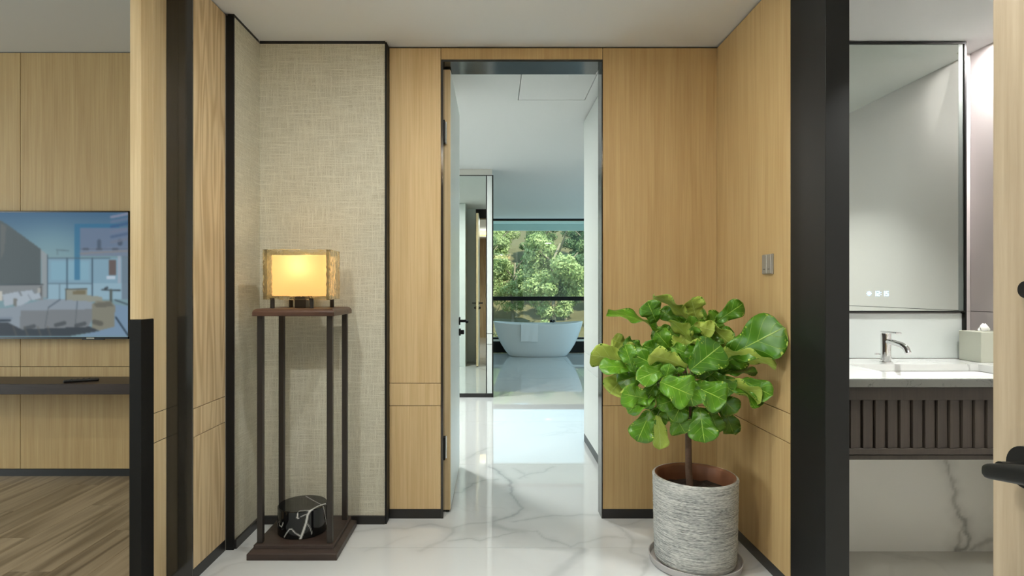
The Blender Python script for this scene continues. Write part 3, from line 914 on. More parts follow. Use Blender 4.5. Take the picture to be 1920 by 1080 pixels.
for lx in (-1.060, -0.744):
    for ly in (2.650, 2.915):
        box('leg', lx - .0125, lx + .0125, ly - .0125, ly + .0125, .061, 1.092, M['bronze'], st, bevel=.001)
bm = bmesh.new(); frustum(bm, -1.086, -0.718, 2.618, 2.948, [(.002, 1.092), (0, 1.094), (0, 1.110), (.003, 1.117), (.009, 1.123), (.016, 1.126)])
obj('top_board', bm, M['walnut'], st)

# ---- black marble drum on the base
DC = Vector((-.913, 2.785, .061)); DR, DH = .114, .128
nu, nv = 160, 34
prof = [(DR - .004, .0), (DR, .003)] + [(DR, .003 + (DH - .007) * k / nv) for k in range(1, nv + 1)] + [(DR - .004, DH)] + [(DR * (1 - k / 30) - .004, DH) for k in range(1, 29)] + [(0, DH)]
bm = bmesh.new(); add_lathe(bm, [(r, z + DC.z) for r, z in prof], DC.x, DC.y, nu)
bmesh.ops.contextual_create(bm, geom=[e for e in bm.edges if e.is_boundary])
M['blackmarble'] = marble('black_veined_marble', (16, 17, 18), (214, 214, 210), 0.08, 0.0, 6.0)
drum = obj('marble_drum', bm, M['blackmarble'], smooth=True, org=DC)
tag(drum, 'squat black marble drum with white veins on the stand base', 'drum')
def drum_hit(px, py):
    d = at(px, py, 1.0) - Vector((0, 0, EYE)); o_ = Vector((0, 0, EYE))
    # top disc first
    t = (DC.z + DH - EYE) / d.z
    p = o_ + d * t
    if (p.xy - DC.xy).length < DR: return np.array(p)
    a = d.x ** 2 + d.y ** 2; bq = 2 * (d.x * (o_.x - DC.x) + d.y * (o_.y - DC.y)); c = (o_.x - DC.x) ** 2 + (o_.y - DC.y) ** 2 - DR ** 2
    disc = max(0, bq * bq - 4 * a * c)
    return np.array(o_ + d * ((-bq - math.sqrt(disc)) / (2 * a)))
dv = [([(573, 930), (585, 937), (604, 947)], .0014), ([(611, 944), (596, 949), (582, 957), (577, 965), (574, 980), (569, 995), (563, 1011)], .0052),
      ([(580, 957), (572, 957), (562, 958), (558, 963), (557, 971), (560, 972)], .0028), ([(575, 964), (570, 966), (564, 969)], .0012),
      ([(606, 949), (609, 962), (612, 983)], .0018), ([(577, 983), (582, 991), (585, 1001)], .0010),
      ([(563, 1005), (553, 999), (547, 992), (543, 992), (537, 1000), (533, 1007)], .0020), ([(523, 978), (524, 985), (528, 988), (531, 980)], .0022)]
me = drum.data
P = np.zeros(len(me.vertices) * 3); me.vertices.foreach_get('co', P); P = P.reshape(-1, 3) + np.array(DC)
val = np.zeros(len(P))
for pts, w in dv:
    hp = [drum_hit(*p) for p in pts]
    d = np.full(len(P), 9.0)
    for a, b in zip(hp, hp[1:]): d = np.minimum(d, seg_dist(P, a, b))
    val = np.maximum(val, np.clip(1.5 - d / max(w * .8, .0019), 0, 1) * (.9 if w > .0015 else .5))
a_ = me.attributes.new('vein', 'FLOAT', 'POINT'); a_.data.foreach_set('value', val.astype(np.float32))

# ---- lamp with cast glass block shade
lamp = thing('table_lamp', (-.905, 2.76, 1.126), 'lit lamp with textured amber glass box shade on the stand', 'lamp')
GX0, GX1, GY0, GY1, GZ0, GZ1 = -1.056, -0.752, 2.662, 2.850, 1.166, 1.396
m, nt, b = new_mat('amber_bark_glass')
b.inputs['Base Color'].default_value = (0.97, 0.89, 0.70, 1)
b.inputs['Transmission Weight'].default_value = 1.0
b.inputs['Roughness'].default_value = 0.0
b.inputs['IOR'].default_value = 1.42
tc = nt.nodes.new('ShaderNodeTexCoord'); mp = nt.nodes.new('ShaderNodeMapping'); mp.inputs['Scale'].default_value = (150, 150, 60)
nz = nt.nodes.new('ShaderNodeTexNoise'); nz.inputs['Scale'].default_value = 1.0; nz.inputs['Detail'].default_value = 3; nz.inputs['Distortion'].default_value = 1.0
bp = nt.nodes.new('ShaderNodeBump'); bp.inputs['Strength'].default_value = 0.4; bp.inputs['Distance'].default_value = 0.003
nt.links.new(tc.outputs['Object'], mp.inputs['Vector']); nt.links.new(mp.outputs['Vector'], nz.inputs['Vector'])
nt.links.new(nz.outputs['Fac'], bp.inputs['Height']); nt.links.new(bp.outputs['Normal'], b.inputs['Normal'])
M['barkglass'] = m
def glass_wall(bm, x0, x1, y0, y1, z0, z1, axis, nseg=26):
    add_box(bm, x0, x1, y0, y1, z0, z1, bevel=.006, seg=2)
T = .016
sides = [(GX0, GX1, GY0, GY0 + T, GZ0, GZ1), (GX0, GX1, GY1 - T, GY1, GZ0, GZ1), (GX0, GX0 + T, GY0 + T, GY1 - T, GZ0, GZ1), (GX1 - T, GX1, GY0 + T, GY1 - T, GZ0, GZ1)]
rr = random.Random(5)
for s in sides:
    bm = bmesh.new(); add_box(bm, *s)
    bmesh.ops.subdivide_edges(bm, edges=[e for e in bm.edges if e.calc_length() > .05], cuts=22, use_grid_fill=True)
    for v in bm.verts:
        v.co += Vector((rr.uniform(-1, 1), rr.uniform(-1, 1), rr.uniform(-1, 1))) * .0016
    obj('glass_side', bm, M['barkglass'], lamp, smooth=True)
m, nt, b = new_mat('lit_shade_fabric')
tc = nt.nodes.new('ShaderNodeTexCoord'); nz = nt.nodes.new('ShaderNodeTexNoise'); nz.inputs['Scale'].default_value = 60
nt.links.new(tc.outputs['Object'], nz.inputs['Vector'])
b.inputs['Base Color'].default_value = (*lin((236, 206, 150)), 1)
b.inputs['Roughness'].default_value = .9
b.inputs['Emission Color'].default_value = (*lin((250, 216, 156)), 1)
b.inputs['Emission Strength'].default_value = .68
b.inputs['Subsurface Weight'].default_value = 0.0
trn = nt.nodes.new('ShaderNodeBsdfTranslucent'); trn.inputs['Color'].default_value = (1.0, .86, .6, 1)
mxs = nt.nodes.new('ShaderNodeMixShader'); mxs.inputs['Fac'].default_value = .3
out = nt.nodes['Material Output']
nt.links.new(b.outputs[0], mxs.inputs[1]); nt.links.new(trn.outputs[0], mxs.inputs[2]); nt.links.new(mxs.outputs[0], out.inputs['Surface'])
M['shade'] = m
bm = bmesh.new()
ix0, ix1, iy0, iy1, iz0, iz1 = -1.026, -.780, 2.694, 2.818, 1.182, 1.372
add_box(bm, ix0, ix1, iy0, iy1, iz0, iz1, bevel=.004)
for f in [f for f in bm.faces if f.normal.z > .9 and f.calc_area() > .01]: bm.faces.remove(f)
obj('inner_shade', bm, M['shade'], lamp)
box('lamp_base', -.935, -.883, 2.735, 2.785, 1.126, 1.182, M['bronze'], lamp, bevel=.002)
for fx, fy in ((-1.018, 2.68), (-.838, 2.68), (-.985, 2.832), (-.786, 2.832)):
    bm = bmesh.new(); add_tube(bm, [(fx, fy, 1.126), (fx, fy, 1.172)], .0098, 14); obj('foot', bm, M['bronze'], lamp, smooth=True)
bm = bmesh.new(); add_lathe(bm, [(0, 1.24), (.018, 1.25), (.028, 1.28), (.022, 1.305), (0, 1.318)], -.905, 2.76, 20)
obj('bulb', bm, emit('bulb_glow', (255, 214, 150), 4), lamp, smooth=True)
ld = bpy.data.lights.new('bulb_light', 'POINT'); ld.energy = 0.9; ld.color = (1, .84, .58); ld.shadow_soft_size = .03
lo = bpy.data.objects.new('bulb_light', ld); COL.objects.link(lo); lo.parent = lamp; lo.location = (0, -.0, .20)

# ================================================================== LIGHT SWITCH
s0 = (1442 - VPX); SWY = F_PX * 1.184 / s0
sw = thing('light_switch', (1.184, SWY, 1.33), 'small grey two gang light switch on the oak side wall', 'light switch')
box('back_plate', 1.177, 1.1838, SWY - .043, SWY + .043, 1.212 + .066, 1.212 + .152, M['switch'], sw, bevel=.001)
for k in (0, 1):
    rk = box('rocker', 1.172, 1.177, SWY - .041 + k * .0415, SWY - .0015 + k * .0415 + .001, 1.212 + .068, 1.212 + .150, M['switch'], sw, bevel=.0015)
    box('mark', 1.1715, 1.172, SWY - .030 + k * .0415, SWY - .012 + k * .0415, 1.212 + .086, 1.212 + .089, M['button'], rk)

# ================================================================== POWDER ROOM OBJECTS
CZ0, CZ1 = .853, .883
# continuous worktop with cut-out
BX0, BX1, BY0, BY1 = 1.56, 2.14, 2.225, 2.565
ct = thing('vanity_countertop', (1.82, 2.77, CZ0), 'white marble countertop with a grey stone front edge', 'countertop')
boxes('slab', [(1.278, BX0, 2.15, 2.776, CZ0, CZ1), (BX1, 2.238, 2.15, 2.776, CZ0, CZ1), (BX0, BX1, 2.15, BY0, CZ0, CZ1), (BX0, BX1, BY1, 2.776, CZ0, CZ1), (2.238, 2.378, 2.15, 2.755, CZ0, CZ1)], M['counter'], ct)
box('front_edge', 1.278, 2.378, 2.135, 2.1495, CZ0, CZ1, M['edge'], ct, bevel=.001)
# basin
bm = bmesh.new()
def rrect(x0, x1, y0, y1, r, z, n=6):
    pts = []
    for cx, cy, a0 in ((x1 - r, y1 - r, 0), (x0 + r, y1 - r, PI / 2), (x0 + r, y0 + r, PI), (x1 - r, y0 + r, 1.5 * PI)):
        for k in range(n + 1):
            a = a0 + PI / 2 * k / n
            pts.append((cx + r * math.cos(a), cy + r * math.sin(a), z))
    return [bm.verts.new(p) for p in pts]
rings = [rrect(BX0 - .002, BX1 + .002, BY0 - .002, BY1 + .002, .03, CZ0 - .002), rrect(BX0 + .004, BX1 - .004, BY0 + .004, BY1 - .004, .04, CZ0 - .012),
         rrect(BX0 + .02, BX1 - .02, BY0 + .02, BY1 - .02, .06, CZ0 - .09), rrect(BX0 + .06, BX1 - .06, BY0 + .06, BY1 - .06, .07, CZ0 - .12)]
for a, b in zip(rings, rings[1:]):
    for k in range(len(a)): bm.faces.new((a[k], a[(k + 1) % len(a)], b[(k + 1) % len(a)], b[k]))
bm.faces.new(rings[-1])
bs = thing('wash_basin', (1.85, 2.395, CZ0 - .12), 'white ceramic basin set under the marble countertop', 'basin')
obj('bowl', bm, M['ceramic'], bs, smooth=True)
bm = bmesh.new(); add_lathe(bm, [(0, CZ0 - .116), (.02, CZ0 - .116), (.022, CZ0 - .119), (.022, CZ0 - .12)], 1.85, 2.44, 20); obj('drain', bm, M['chrome'], bs, smooth=True)

# vanity unit with slats
vn = thing('vanity_unit', (1.82, 2.68, .58), 'floating dark brown vanity cabinet with vertical slats', 'vanity')
VY = 2.155
boxes('carcass', [(1.278, 2.376, VY + .03, VY + .045, .60, CZ0), (1.278, 2.376, VY + .045, 2.688, .58, .60), (1.278, 1.296, VY + .045, 2.688, .60, .70), (2.358, 2.376, VY + .045, 2.688, .60, .70)], M['vanity'], vn)
box('top_rail', 1.278, 2.376, VY, VY + .03, .802, CZ0, M['vanity'], vn, bevel=.001)
box('bottom_rail', 1.278, 2.376, VY, VY + .03, .600, .622, M['vanity'], vn, bevel=.001)
box('bottom_lip', 1.278, 2.376, VY + .004, VY + .045, .580, .597, M['vanity'], vn, bevel=.001)
bm = bmesh.new(); add_box(bm, -.0205, .0205, -.006, .006, .0, .180, bevel=.0012)
slat0 = None
x = 1.300
while x < 2.37:
    if slat0 is None:
        o = slat0 = obj('slat', bm, M['vanity'], vn, org=(0, 0, 0))
    else:
        o = slat0.copy(); COL.objects.link(o); o.parent = vn
    o.location = Vector((x, VY + .012, .622)) - vn.location
    o.rotation_euler = (0, 0, math.radians(9))
    x += .0462

# faucet
fx, fy = 1.772, 2.625
fa = thing('basin_faucet', (fx, fy, CZ1), 'polished chrome single lever basin faucet', 'faucet')
bm = bmesh.new(); add_lathe(bm, [(0, CZ1), (.026, CZ1), (.026, CZ1 + .004), (.021, CZ1 + .006), (.020, CZ1 + .06), (.021, CZ1 + .128), (.019, CZ1 + .132), (0, CZ1 + .132)], fx, fy, 28)
obj('body', bm, M['chrome'], fa, smooth=True)
bm = bmesh.new()
add_tube(bm, [(fx, fy - .01, CZ1 + .096), (fx, fy - .06, CZ1 + .094), (fx, fy - .105, CZ1 + .088), (fx, fy - .13, CZ1 + .076), (fx, fy - .143, CZ1 + .056)], [.013, .0125, .0125, .0125, .0125], 16)
obj('spout', bm, M['chrome'], fa, smooth=True)
bm = bmesh.new(); add_box(bm, fx - .013, fx + .013, fy - .085, fy + .02, CZ1 + .134, CZ1 + .142, bevel=.003, seg=2); obj('lever', bm, M['chrome'], fa, smooth=True)
bm = bmesh.new(); add_tube(bm, [(fx, fy + .021, CZ1 + .03), (fx, fy + .045, CZ1 + .034)], .003, 8); add_tube(bm, [(fx - .022, fy + .04, CZ1 + .034), (fx + .0, fy + .045, CZ1 + .034)], .004, 8); obj('pop_up_rod', bm, M['chrome'], fa, smooth=True)

# tissue box
tb = thing('tissue_box', (2.262, 2.675, CZ1), 'square sage grey tissue box on the countertop corner', 'tissue box')
bm = bmesh.new(); add_box(bm, 2.192, 2.330, 2.612, 2.738, CZ1, CZ1 + .138, bevel=.003, seg=2); obj('box_body', bm, M['tissuebox'], tb)
bm = bmesh.new(); add_lathe(bm, [(.034, CZ1 + .1385), (.036, CZ1 + .1385), (.036, CZ1 + .140), (.034, CZ1 + .140), (.034, CZ1 + .1385)], 2.262, 2.675, 24); obj('slot_ring', bm, M['tissuebox'], tb)
bm = bmesh.new()
rr = random.Random(2)
rings = []
for k in range(6):
    z = CZ1 + .1385 + k * .0062
    r = .024 * (1 - (k / 6) ** 2 * .8)
    rings.append([bm.verts.new((2.258 + r * math.cos(a) * (1 + .25 * math.sin(3 * a + k)), 2.675 + r * .5 * math.sin(a) * (1 + .3 * math.cos(2 * a + k)), z + .004 * math.sin(4 * a))) for a in [2 * PI * j / 16 for j in range(16)]])
for a, b in zip(rings, rings[1:]):
    for k in range(16): bm.faces.new((a[k], a[(k + 1) % 16], b[(k + 1) % 16], b[k]))
bm.faces.new(rings[-1])
obj('tissue', bm, M['tissue'], tb, smooth=True)

# mirror above the basin
MZ0, MZ1 = 1.104, 2.383
mr_ = thing('wall_mirror_panel', (1.8, 2.776, MZ0), 'tall black framed bathroom mirror with a small lit clock', 'mirror')
box('backing', 1.278, 2.236, 2.760, 2.7765, MZ0, MZ1, M['black'], mr_)
box('glass', 1.278, 2.205, 2.756, 2.7598, MZ0 + .008, MZ1 - .008, M['mirror'], mr_)
box('bevel_strip', 2.2052, 2.229, 2.7555, 2.7598, MZ0 + .008, MZ1 - .008, plain('mirror_side_strip', (104, 110, 106), .7, spec=.1), mr_)
box('frame', 1.278, 2.2365, 2.750, 2.760, MZ1 - .0078, MZ1, M['black'], mr_)
box('frame', 1.278, 2.2365, 2.750, 2.760, MZ0, MZ0 + .0078, M['black'], mr_)
box('frame', 2.2295, 2.2375, 2.750, 2.760, MZ0 + .0078, MZ1 - .0078, M['black'], mr_)
# lit clock: tiny segments
M['clock'] = emit('clock_led', (176, 214, 255), 3.0)
SEGS = {'0': 'abcdef', '1': 'bc', '2': 'abged', '5': 'afgcd', ':': ':'}
cw, ch, th = .0125, .023, .0032
c0 = at(1638, 555, 2.7555)
bm = bmesh.new()
def bar(x0, x1, z0, z1): add_box(bm, x0, x1, 2.7548, 2.7558, z0, z1)
cx = c0.x
for chh in '12:15':
    z = c0.z
    if chh == ':':
        bar(cx, cx + th, z + ch * .25, z + ch * .38); bar(cx, cx + th, z + ch * .65, z + ch * .78); cx += .008; continue
    for s in SEGS[chh]:
        if s == 'a': bar(cx, cx + cw, z + ch - th, z + ch)
        if s == 'g': bar(cx, cx + cw, z + ch / 2 - th / 2, z + ch / 2 + th / 2)
        if s == 'd': bar(cx, cx + cw, z, z + th)
        if s == 'b': bar(cx + cw - th, cx + cw, z + ch / 2, z + ch)
        if s == 'c': bar(cx + cw - th, cx + cw, z, z + ch / 2)
        if s == 'f': bar(cx, cx + th, z + ch / 2, z + ch)
        if s == 'e': bar(cx, cx + th, z, z + ch / 2)
    cx += cw + .0042
obj('clock_digits', bm, M['clock'], mr_)
bm = bmesh.new()
ic = at(1629.5, 555, 2.7555)
for k in range(4):
    a = PI * k / 4
    p = Vector((math.cos(a), 0, math.sin(a))) * .011
    c = ic + Vector((0, 0, .0115))
    add_tube(bm, [Vector((c.x, 2.7554, c.z)) - p, Vector((c.x, 2.7554, c.z)) + p], .0016, 6)
obj('clock_icon', bm, M['clock'], mr_)

# ================================================================== OAK DOOR AT THE FRAME EDGE
d3 = thing('door_3', (.84, .45, 0), 'pale oak door standing open close by with black lever', 'door', kind='structure')
DLX = .820; DLY = DLX * F_PX / (1861 - VPX)
box('leaf', DLX, DLX + .04, DLY - .86, DLY, .008, 2.42, M['oak_door'], d3, bevel=.0015)
HZ = .940; HY = DLY - .067
bm = bmesh.new(); add_tube(bm, [(DLX, HY, HZ), (DLX - .009, HY, HZ)], .032, 32); obj('rose', bm, M['black'], d3, smooth=True)
bm = bmesh.new(); add_tube(bm, [(DLX - .009, HY, HZ - .004), (DLX - .046, HY, HZ - .002)], [.0125, .0115], 16); obj('neck', bm, M['black'], d3, smooth=True)
bm = bmesh.new()
rings = []
for yy, zz, hx, hz in ((HY + .0225, .9300, .002, .003), (HY + .0205, .9300, .007, .0088), (HY + .015, .9305, .0095, .0115), (HY + .008, .9320, .0105, .0125), (HY - .02, .938, .011, .0138), (HY - .05, .944, .011, .015), (HY - .12, .946, .011, .015)):
    rings.append([bm.verts.new((DLX - .050 + hx * math.copysign(abs(math.cos(a)) ** .7, math.cos(a)), yy, zz + hz * math.copysign(abs(math.sin(a)) ** .7, math.sin(a)))) for a in [2 * PI * k / 24 for k in range(24)]])
for a, b in zip(rings, rings[1:]):
    for k in range(24): bm.faces.new((a[k], a[(k + 1) % 24], b[(k + 1) % 24], b[k]))
bm.faces.new(rings[-1]); bm.faces.new(rings[0])
obj('handle', bm, M['black'], d3, smooth=True)
bm = bmesh.new(); add_tube(bm, [(DLX, HY, 1.212), (DLX - .008, HY, 1.212)], .013, 24); obj('deadbolt', bm, M['black'], d3, smooth=True)

# ================================================================== BATHTUB
tbx, tby = .815, 10.66
tub = thing('bathtub', (tbx, tby, 0), 'freestanding white boat shaped bathtub before the window', 'bathtub')
def tub_ring(bm, rx, ry, z, lift=0.0, n=64, p=2.4):
    r = []
    for k in range(n):
        a = 2 * PI * k / n
        c, s = math.cos(a), math.sin(a)
        x = math.copysign(abs(c) ** (2 / p), c) * rx; y = math.copysign(abs(s) ** (2 / p), s) * ry
        r.append(bm.verts.new((tbx + x, tby + y, z + lift * (abs(x) / rx) ** 2.2)))
    return r
bm = bmesh.new()
prof = [(.50, .235, 0.0, 0), (.53, .25, .012, 0), (.60, .29, .10, 0), (.675, .325, .22, 0), (.735, .35, .35, .005), (.785, .366, .47, .02), (.815, .373, .565, .04), (.822, .375, .58, .045),
        (.818, .371, .588, .045), (.800, .355, .588, .045), (.790, .345, .575, .04), (.74, .315, .40, .01), (.62, .27, .20, 0), (.50, .22, .14, 0)]
rings = [tub_ring(bm, *q) for q in prof]
for a, b in zip(rings, rings[1:]):
    for k in range(len(a)): bm.faces.new((a[k], a[(k + 1) % len(a)], b[(k + 1) % len(a)], b[k]))
bm.faces.new(rings[-1]); bm.faces.new(list(reversed(rings[0])))
obj('shell', bm, M['tub'], tub, smooth=True)
bm = bmesh.new(); add_lathe(bm, [(0, .146), (.025, .146), (.027, .141)], tbx, tby, 20); obj('drain', bm, M['chrome'], tub, smooth=True)

# towel draped over the near rim (follows the shell profile)
bm = bmesh.new()
tx0, tx1 = at(977, 608, 10.28).x, at(1009, 608, 10.28).x
path = [(.150, .40), (.315, .405), (.342, .575), (.352, .592), (.366, .598), (.378, .592), (.384, .56), (.375, .46), (.362, .36), (.350, .29)]
def towel_sheet(off):
    rows = []
    for k, (ry, z) in enumerate(path[1:]):
        rows.append([])
        for j in range(13):
            u = j / 12
            lift = off if k > 3 else 0
            rows[-1].append(bm.verts.new((tx0 + (tx1 - tx0) * u, tby - ry - .004 - lift - .002 * math.sin(u * 15 + k * .6), z + (off if k in (2, 3, 4) else 0) + .004 * math.sin(u * 5))))
    return rows
ra, rb_ = towel_sheet(0), towel_sheet(.010)
for rws in (ra, rb_):
    for a, b in zip(rws, rws[1:]):
        for j in range(12): bm.faces.new((a[j], a[j + 1], b[j + 1], b[j]))
for k in range(len(ra) - 1):
    for j in (0, 12): bm.faces.new((ra[k][j], ra[k + 1][j], rb_[k + 1][j], rb_[k][j]))
for j in range(12):
    bm.faces.new((ra[-1][j], ra[-1][j + 1], rb_[-1][j + 1], rb_[-1][j]))
tw = obj('hand_towel', bm, M['towel'], smooth=True, org=((tx0 + tx1) / 2, tby - .37, .29))
tag(tw, 'white towel draped over the rim of the bathtub', 'towel')

# floor mounted tub filler behind the rim
ffx = at(1035.5, 606, 11.06).x
ff = thing('tub_filler', (ffx, 11.07, 0), 'slender black bath filler standing behind the bathtub', 'faucet')
bm = bmesh.new(); add_tube(bm, [(ffx, 11.07, 0), (ffx, 11.07, .56)], .018, 14); obj('column', bm, M['black'], ff, smooth=True)
box('mixer_block', ffx - .045, ffx + .045, 11.035, 11.10, .545, .635, M['black'], ff, bevel=.006)
bm = bmesh.new(); add_tube(bm, [(ffx, 11.04, .62), (ffx, 10.97, .624), (ffx, 10.92, .618), (ffx, 10.90, .60)], .012, 12); obj('spout', bm, M['black'], ff, smooth=True)
bm = bmesh.new(); add_lathe(bm, [(0, 0), (.05, 0), (.05, .008), (.018, .014)], ffx, 11.07, 24); obj('floor_flange', bm, M['black'], ff, smooth=True)

# ================================================================== POTTED FIDDLE LEAF FIG
PC = Vector((.896, 2.585, 0))
def pv_(x, y, z):
    k = 2.60 / 2.455
    return Vector((x * k + .0, 2.60 + (y - 2.455) * k, EYE + (z - EYE) * k))
pot = thing('plant_pot', PC, 'tall round grey ribbed stoneware plant pot on a saucer', 'pot')
m, nt, b = new_mat('grey_striated_stoneware')
tc = nt.nodes.new('ShaderNodeTexCoord')
def _ns(sc, det):
    mp = nt.nodes.new('ShaderNodeMapping'); mp.inputs['Scale'].default_value = sc
    nz = nt.nodes.new('ShaderNodeTexNoise'); nz.inputs['Scale'].default_value = 1; nz.inputs['Detail'].default_value = det
    nt.links.new(tc.outputs['Object'], mp.inputs['Vector']); nt.links.new(mp.outputs['Vector'], nz.inputs['Vector'])
    return nz.outputs['Fac']
na, nb, nc = _ns((11, 11, 330), 4), _ns((60, 60, 300), 3), _ns((3, 3, 5), 2)
mxa = nt.nodes.new('ShaderNodeMix'); mxa.data_type = 'FLOAT'; mxa.inputs['Factor'].default_value = .45
nt.links.new(na, mxa.inputs['A']); nt.links.new(nb, mxa.inputs['B'])
mxb = nt.nodes.new('ShaderNodeMix'); mxb.data_type = 'FLOAT'; mxb.inputs['Factor'].default_value = .22
nt.links.new(mxa.outputs['Result'], mxb.inputs['A']); nt.links.new(nc, mxb.inputs['B'])
rp = nt.nodes.new('ShaderNodeValToRGB')
rp.color_ramp.elements[0].position = .36; rp.color_ramp.elements[0].color = (*lin((88, 90, 90)), 1)
rp.color_ramp.elements[1].position = .58; rp.color_ramp.elements[1].color = (*lin((204, 204, 198)), 1)
nt.links.new(mxb.outputs['Result'], rp.inputs['Fac']); nt.links.new(rp.outputs['Color'], b.inputs['Base Color'])
b.inputs['Roughness'].default_value = .75
bp = nt.nodes.new('ShaderNodeBump'); bp.inputs['Strength'].default_value = .8; bp.inputs['Distance'].default_value = .004
nt.links.new(mxa.outputs['Result'], bp.inputs['Height']); nt.links.new(bp.outputs['Normal'], b.inputs['Normal'])
M['stoneware'] = m
bm = bmesh.new()
prof = [(0, .016), (.160, .016), (.170, .022)]
nrib = 60
for k in range(nrib):
    z = .028 + (.380 - .028) * k / nrib
    prof.append((.172 + .009 * (k / nrib) ** .7 + (.0014 if k % 2 else 0) + .0005 * math.sin(k * 2.3), z))
prof += [(.1825, .381), (.183, .386), (.180, .390), (.176, .3915), (.172, .3915)]
add_lathe(bm, [(r, z) for r, z in prof], PC.x, PC.y, 72)
obj('body', bm, M['stoneware'], pot, smooth=True)
bm = bmesh.new(); add_lathe(bm, [(.172, .3915), (.166, .389), (.160, .380), (.157, .34), (.157, .29)], PC.x, PC.y, 64)
obj('inner_wall', bm, M['terracotta'], pot, smooth=True)
bm = bmesh.new()
rr = random.Random(9)
rings = []
for i in range(8):
    r = .157 * i / 7
    rings.append([bm.verts.new((PC.x + r * math.cos(a), PC.y + r * math.sin(a), .318 + rr.uniform(-.006, .008))) for a in [2 * PI * j / 28 for j in range(28)]] if i else [bm.verts.new((PC.x, PC.y, .326))])
for k in range(28): bm.faces.new((rings[0][0], rings[1][k], rings[1][(k + 1) % 28]))
for a, b in zip(rings[1:], rings[2:]):
    for k in range(28): bm.faces.new((a[k], b[k], b[(k + 1) % 28], a[(k + 1) % 28]))
so = obj('soil', bm, M['soil'], pot); so['kind'] = 'stuff'
sc_ = obj('saucer', (lambda bm: (add_lathe(bm, [(0, .0), (.185, .0), (.194, .005), (.199, .030), (.200, .034), (.196, .0345), (.190, .013), (0, .012)], PC.x, PC.y, 64), bm)[1])(bmesh.new()), M['saucer'], smooth=True, org=PC)
tag(sc_, 'shallow grey glazed saucer under the plant pot', 'saucer')

def leaf_mats():
    res = []
    for nm, ca_, cb, vein, rough, sp in (('fig_leaf_top', (92, 142, 26), (50, 98, 12), (160, 190, 80), .34, .45), ('fig_leaf_under', (170, 186, 84), (136, 158, 58), (184, 202, 120), .5, .3)):
        m, nt, b = new_mat(nm)
        L = nt.links.new; N = nt.nodes.new
        uv = N('ShaderNodeUVMap'); uv.uv_map = 'leaf'
        sp_ = N('ShaderNodeSeparateXYZ'); L(uv.outputs['UV'], sp_.inputs[0])
        au = N('ShaderNodeMath'); au.operation = 'ABSOLUTE'; L(sp_.outputs['X'], au.inputs[0])
        # side veins: v*6.5 - |u|*2.6
        m1 = N('ShaderNodeMath'); m1.operation = 'MULTIPLY'; m1.inputs[1].default_value = 4.6; L(sp_.outputs['Y'], m1.inputs[0])
        m2 = N('ShaderNodeMath'); m2.operation = 'MULTIPLY_ADD'; m2.inputs[1].default_value = -1.7; L(au.outputs[0], m2.inputs[0]); L(m1.outputs[0], m2.inputs[2])
        fr = N('ShaderNodeMath'); fr.operation = 'FRACT'; L(m2.outputs[0], fr.inputs[0])
        pp = N('ShaderNodeMath'); pp.operation = 'SUBTRACT'; pp.inputs[1].default_value = .5; L(fr.outputs[0], pp.inputs[0])
        pa = N('ShaderNodeMath'); pa.operation = 'ABSOLUTE'; L(pp.outputs[0], pa.inputs[0])
        v1 = N('ShaderNodeMapRange'); v1.inputs['From Min'].default_value = .008; v1.inputs['From Max'].default_value = .032; v1.inputs['To Min'].default_value = .6; v1.inputs['To Max'].default_value = 0
        L(pa.outputs[0], v1.inputs['Value'])
        v2 = N('ShaderNodeMapRange'); v2.inputs['From Min'].default_value = .010; v2.inputs['From Max'].default_value = .034; v2.inputs['To Min'].default_value = .85; v2.inputs['To Max'].default_value = 0
        L(au.outputs[0], v2.inputs['Value'])
        vm = N('ShaderNodeMath'); vm.operation = 'MAXIMUM'; L(v1.outputs[0], vm.inputs[0]); L(v2.outputs[0], vm.inputs[1])
        oi = N('ShaderNodeObjectInfo')
        nz = N('ShaderNodeTexNoise'); nz.inputs['Scale'].default_value = 16; tcn = N('ShaderNodeTexCoord'); L(tcn.outputs['Object'], nz.inputs['Vector'])
        av = N('ShaderNodeMath'); av.operation = 'MULTIPLY_ADD'; av.inputs[1].default_value = .5; L(oi.outputs['Random'], av.inputs[0])
        hf = N('ShaderNodeMath'); hf.operation = 'MULTIPLY'; hf.inputs[1].default_value = .5; L(nz.outputs['Fac'], hf.inputs[0]); L(hf.outputs[0], av.inputs[2])
        mx = N('ShaderNodeMix'); mx.data_type = 'RGBA'; mx.inputs['A'].default_value = (*lin(cb), 1); mx.inputs['B'].default_value = (*lin(ca_), 1); L(av.outputs[0], mx.inputs['Factor'])
        mv = N('ShaderNodeMix'); mv.data_type = 'RGBA'; mv.inputs['B'].default_value = (*lin(vein), 1); L(mx.outputs['Result'], mv.inputs['A']); L(vm.outputs[0], mv.inputs['Factor'])
        L(mv.outputs['Result'], b.inputs['Base Color'])
        b.inputs['Roughness'].default_value = rough
        b.inputs['Specular IOR Level'].default_value = sp
        bp = N('ShaderNodeBump'); bp.inputs['Strength'].default_value = .5; bp.inputs['Distance'].default_value = .002; L(vm.outputs[0], bp.inputs['Height']); L(bp.outputs['Normal'], b.inputs['Normal'])
        res.append(m)
    return res
LM = leaf_mats()
M['petiole'] = plain('fig_petiole', (104, 132, 60), .5)

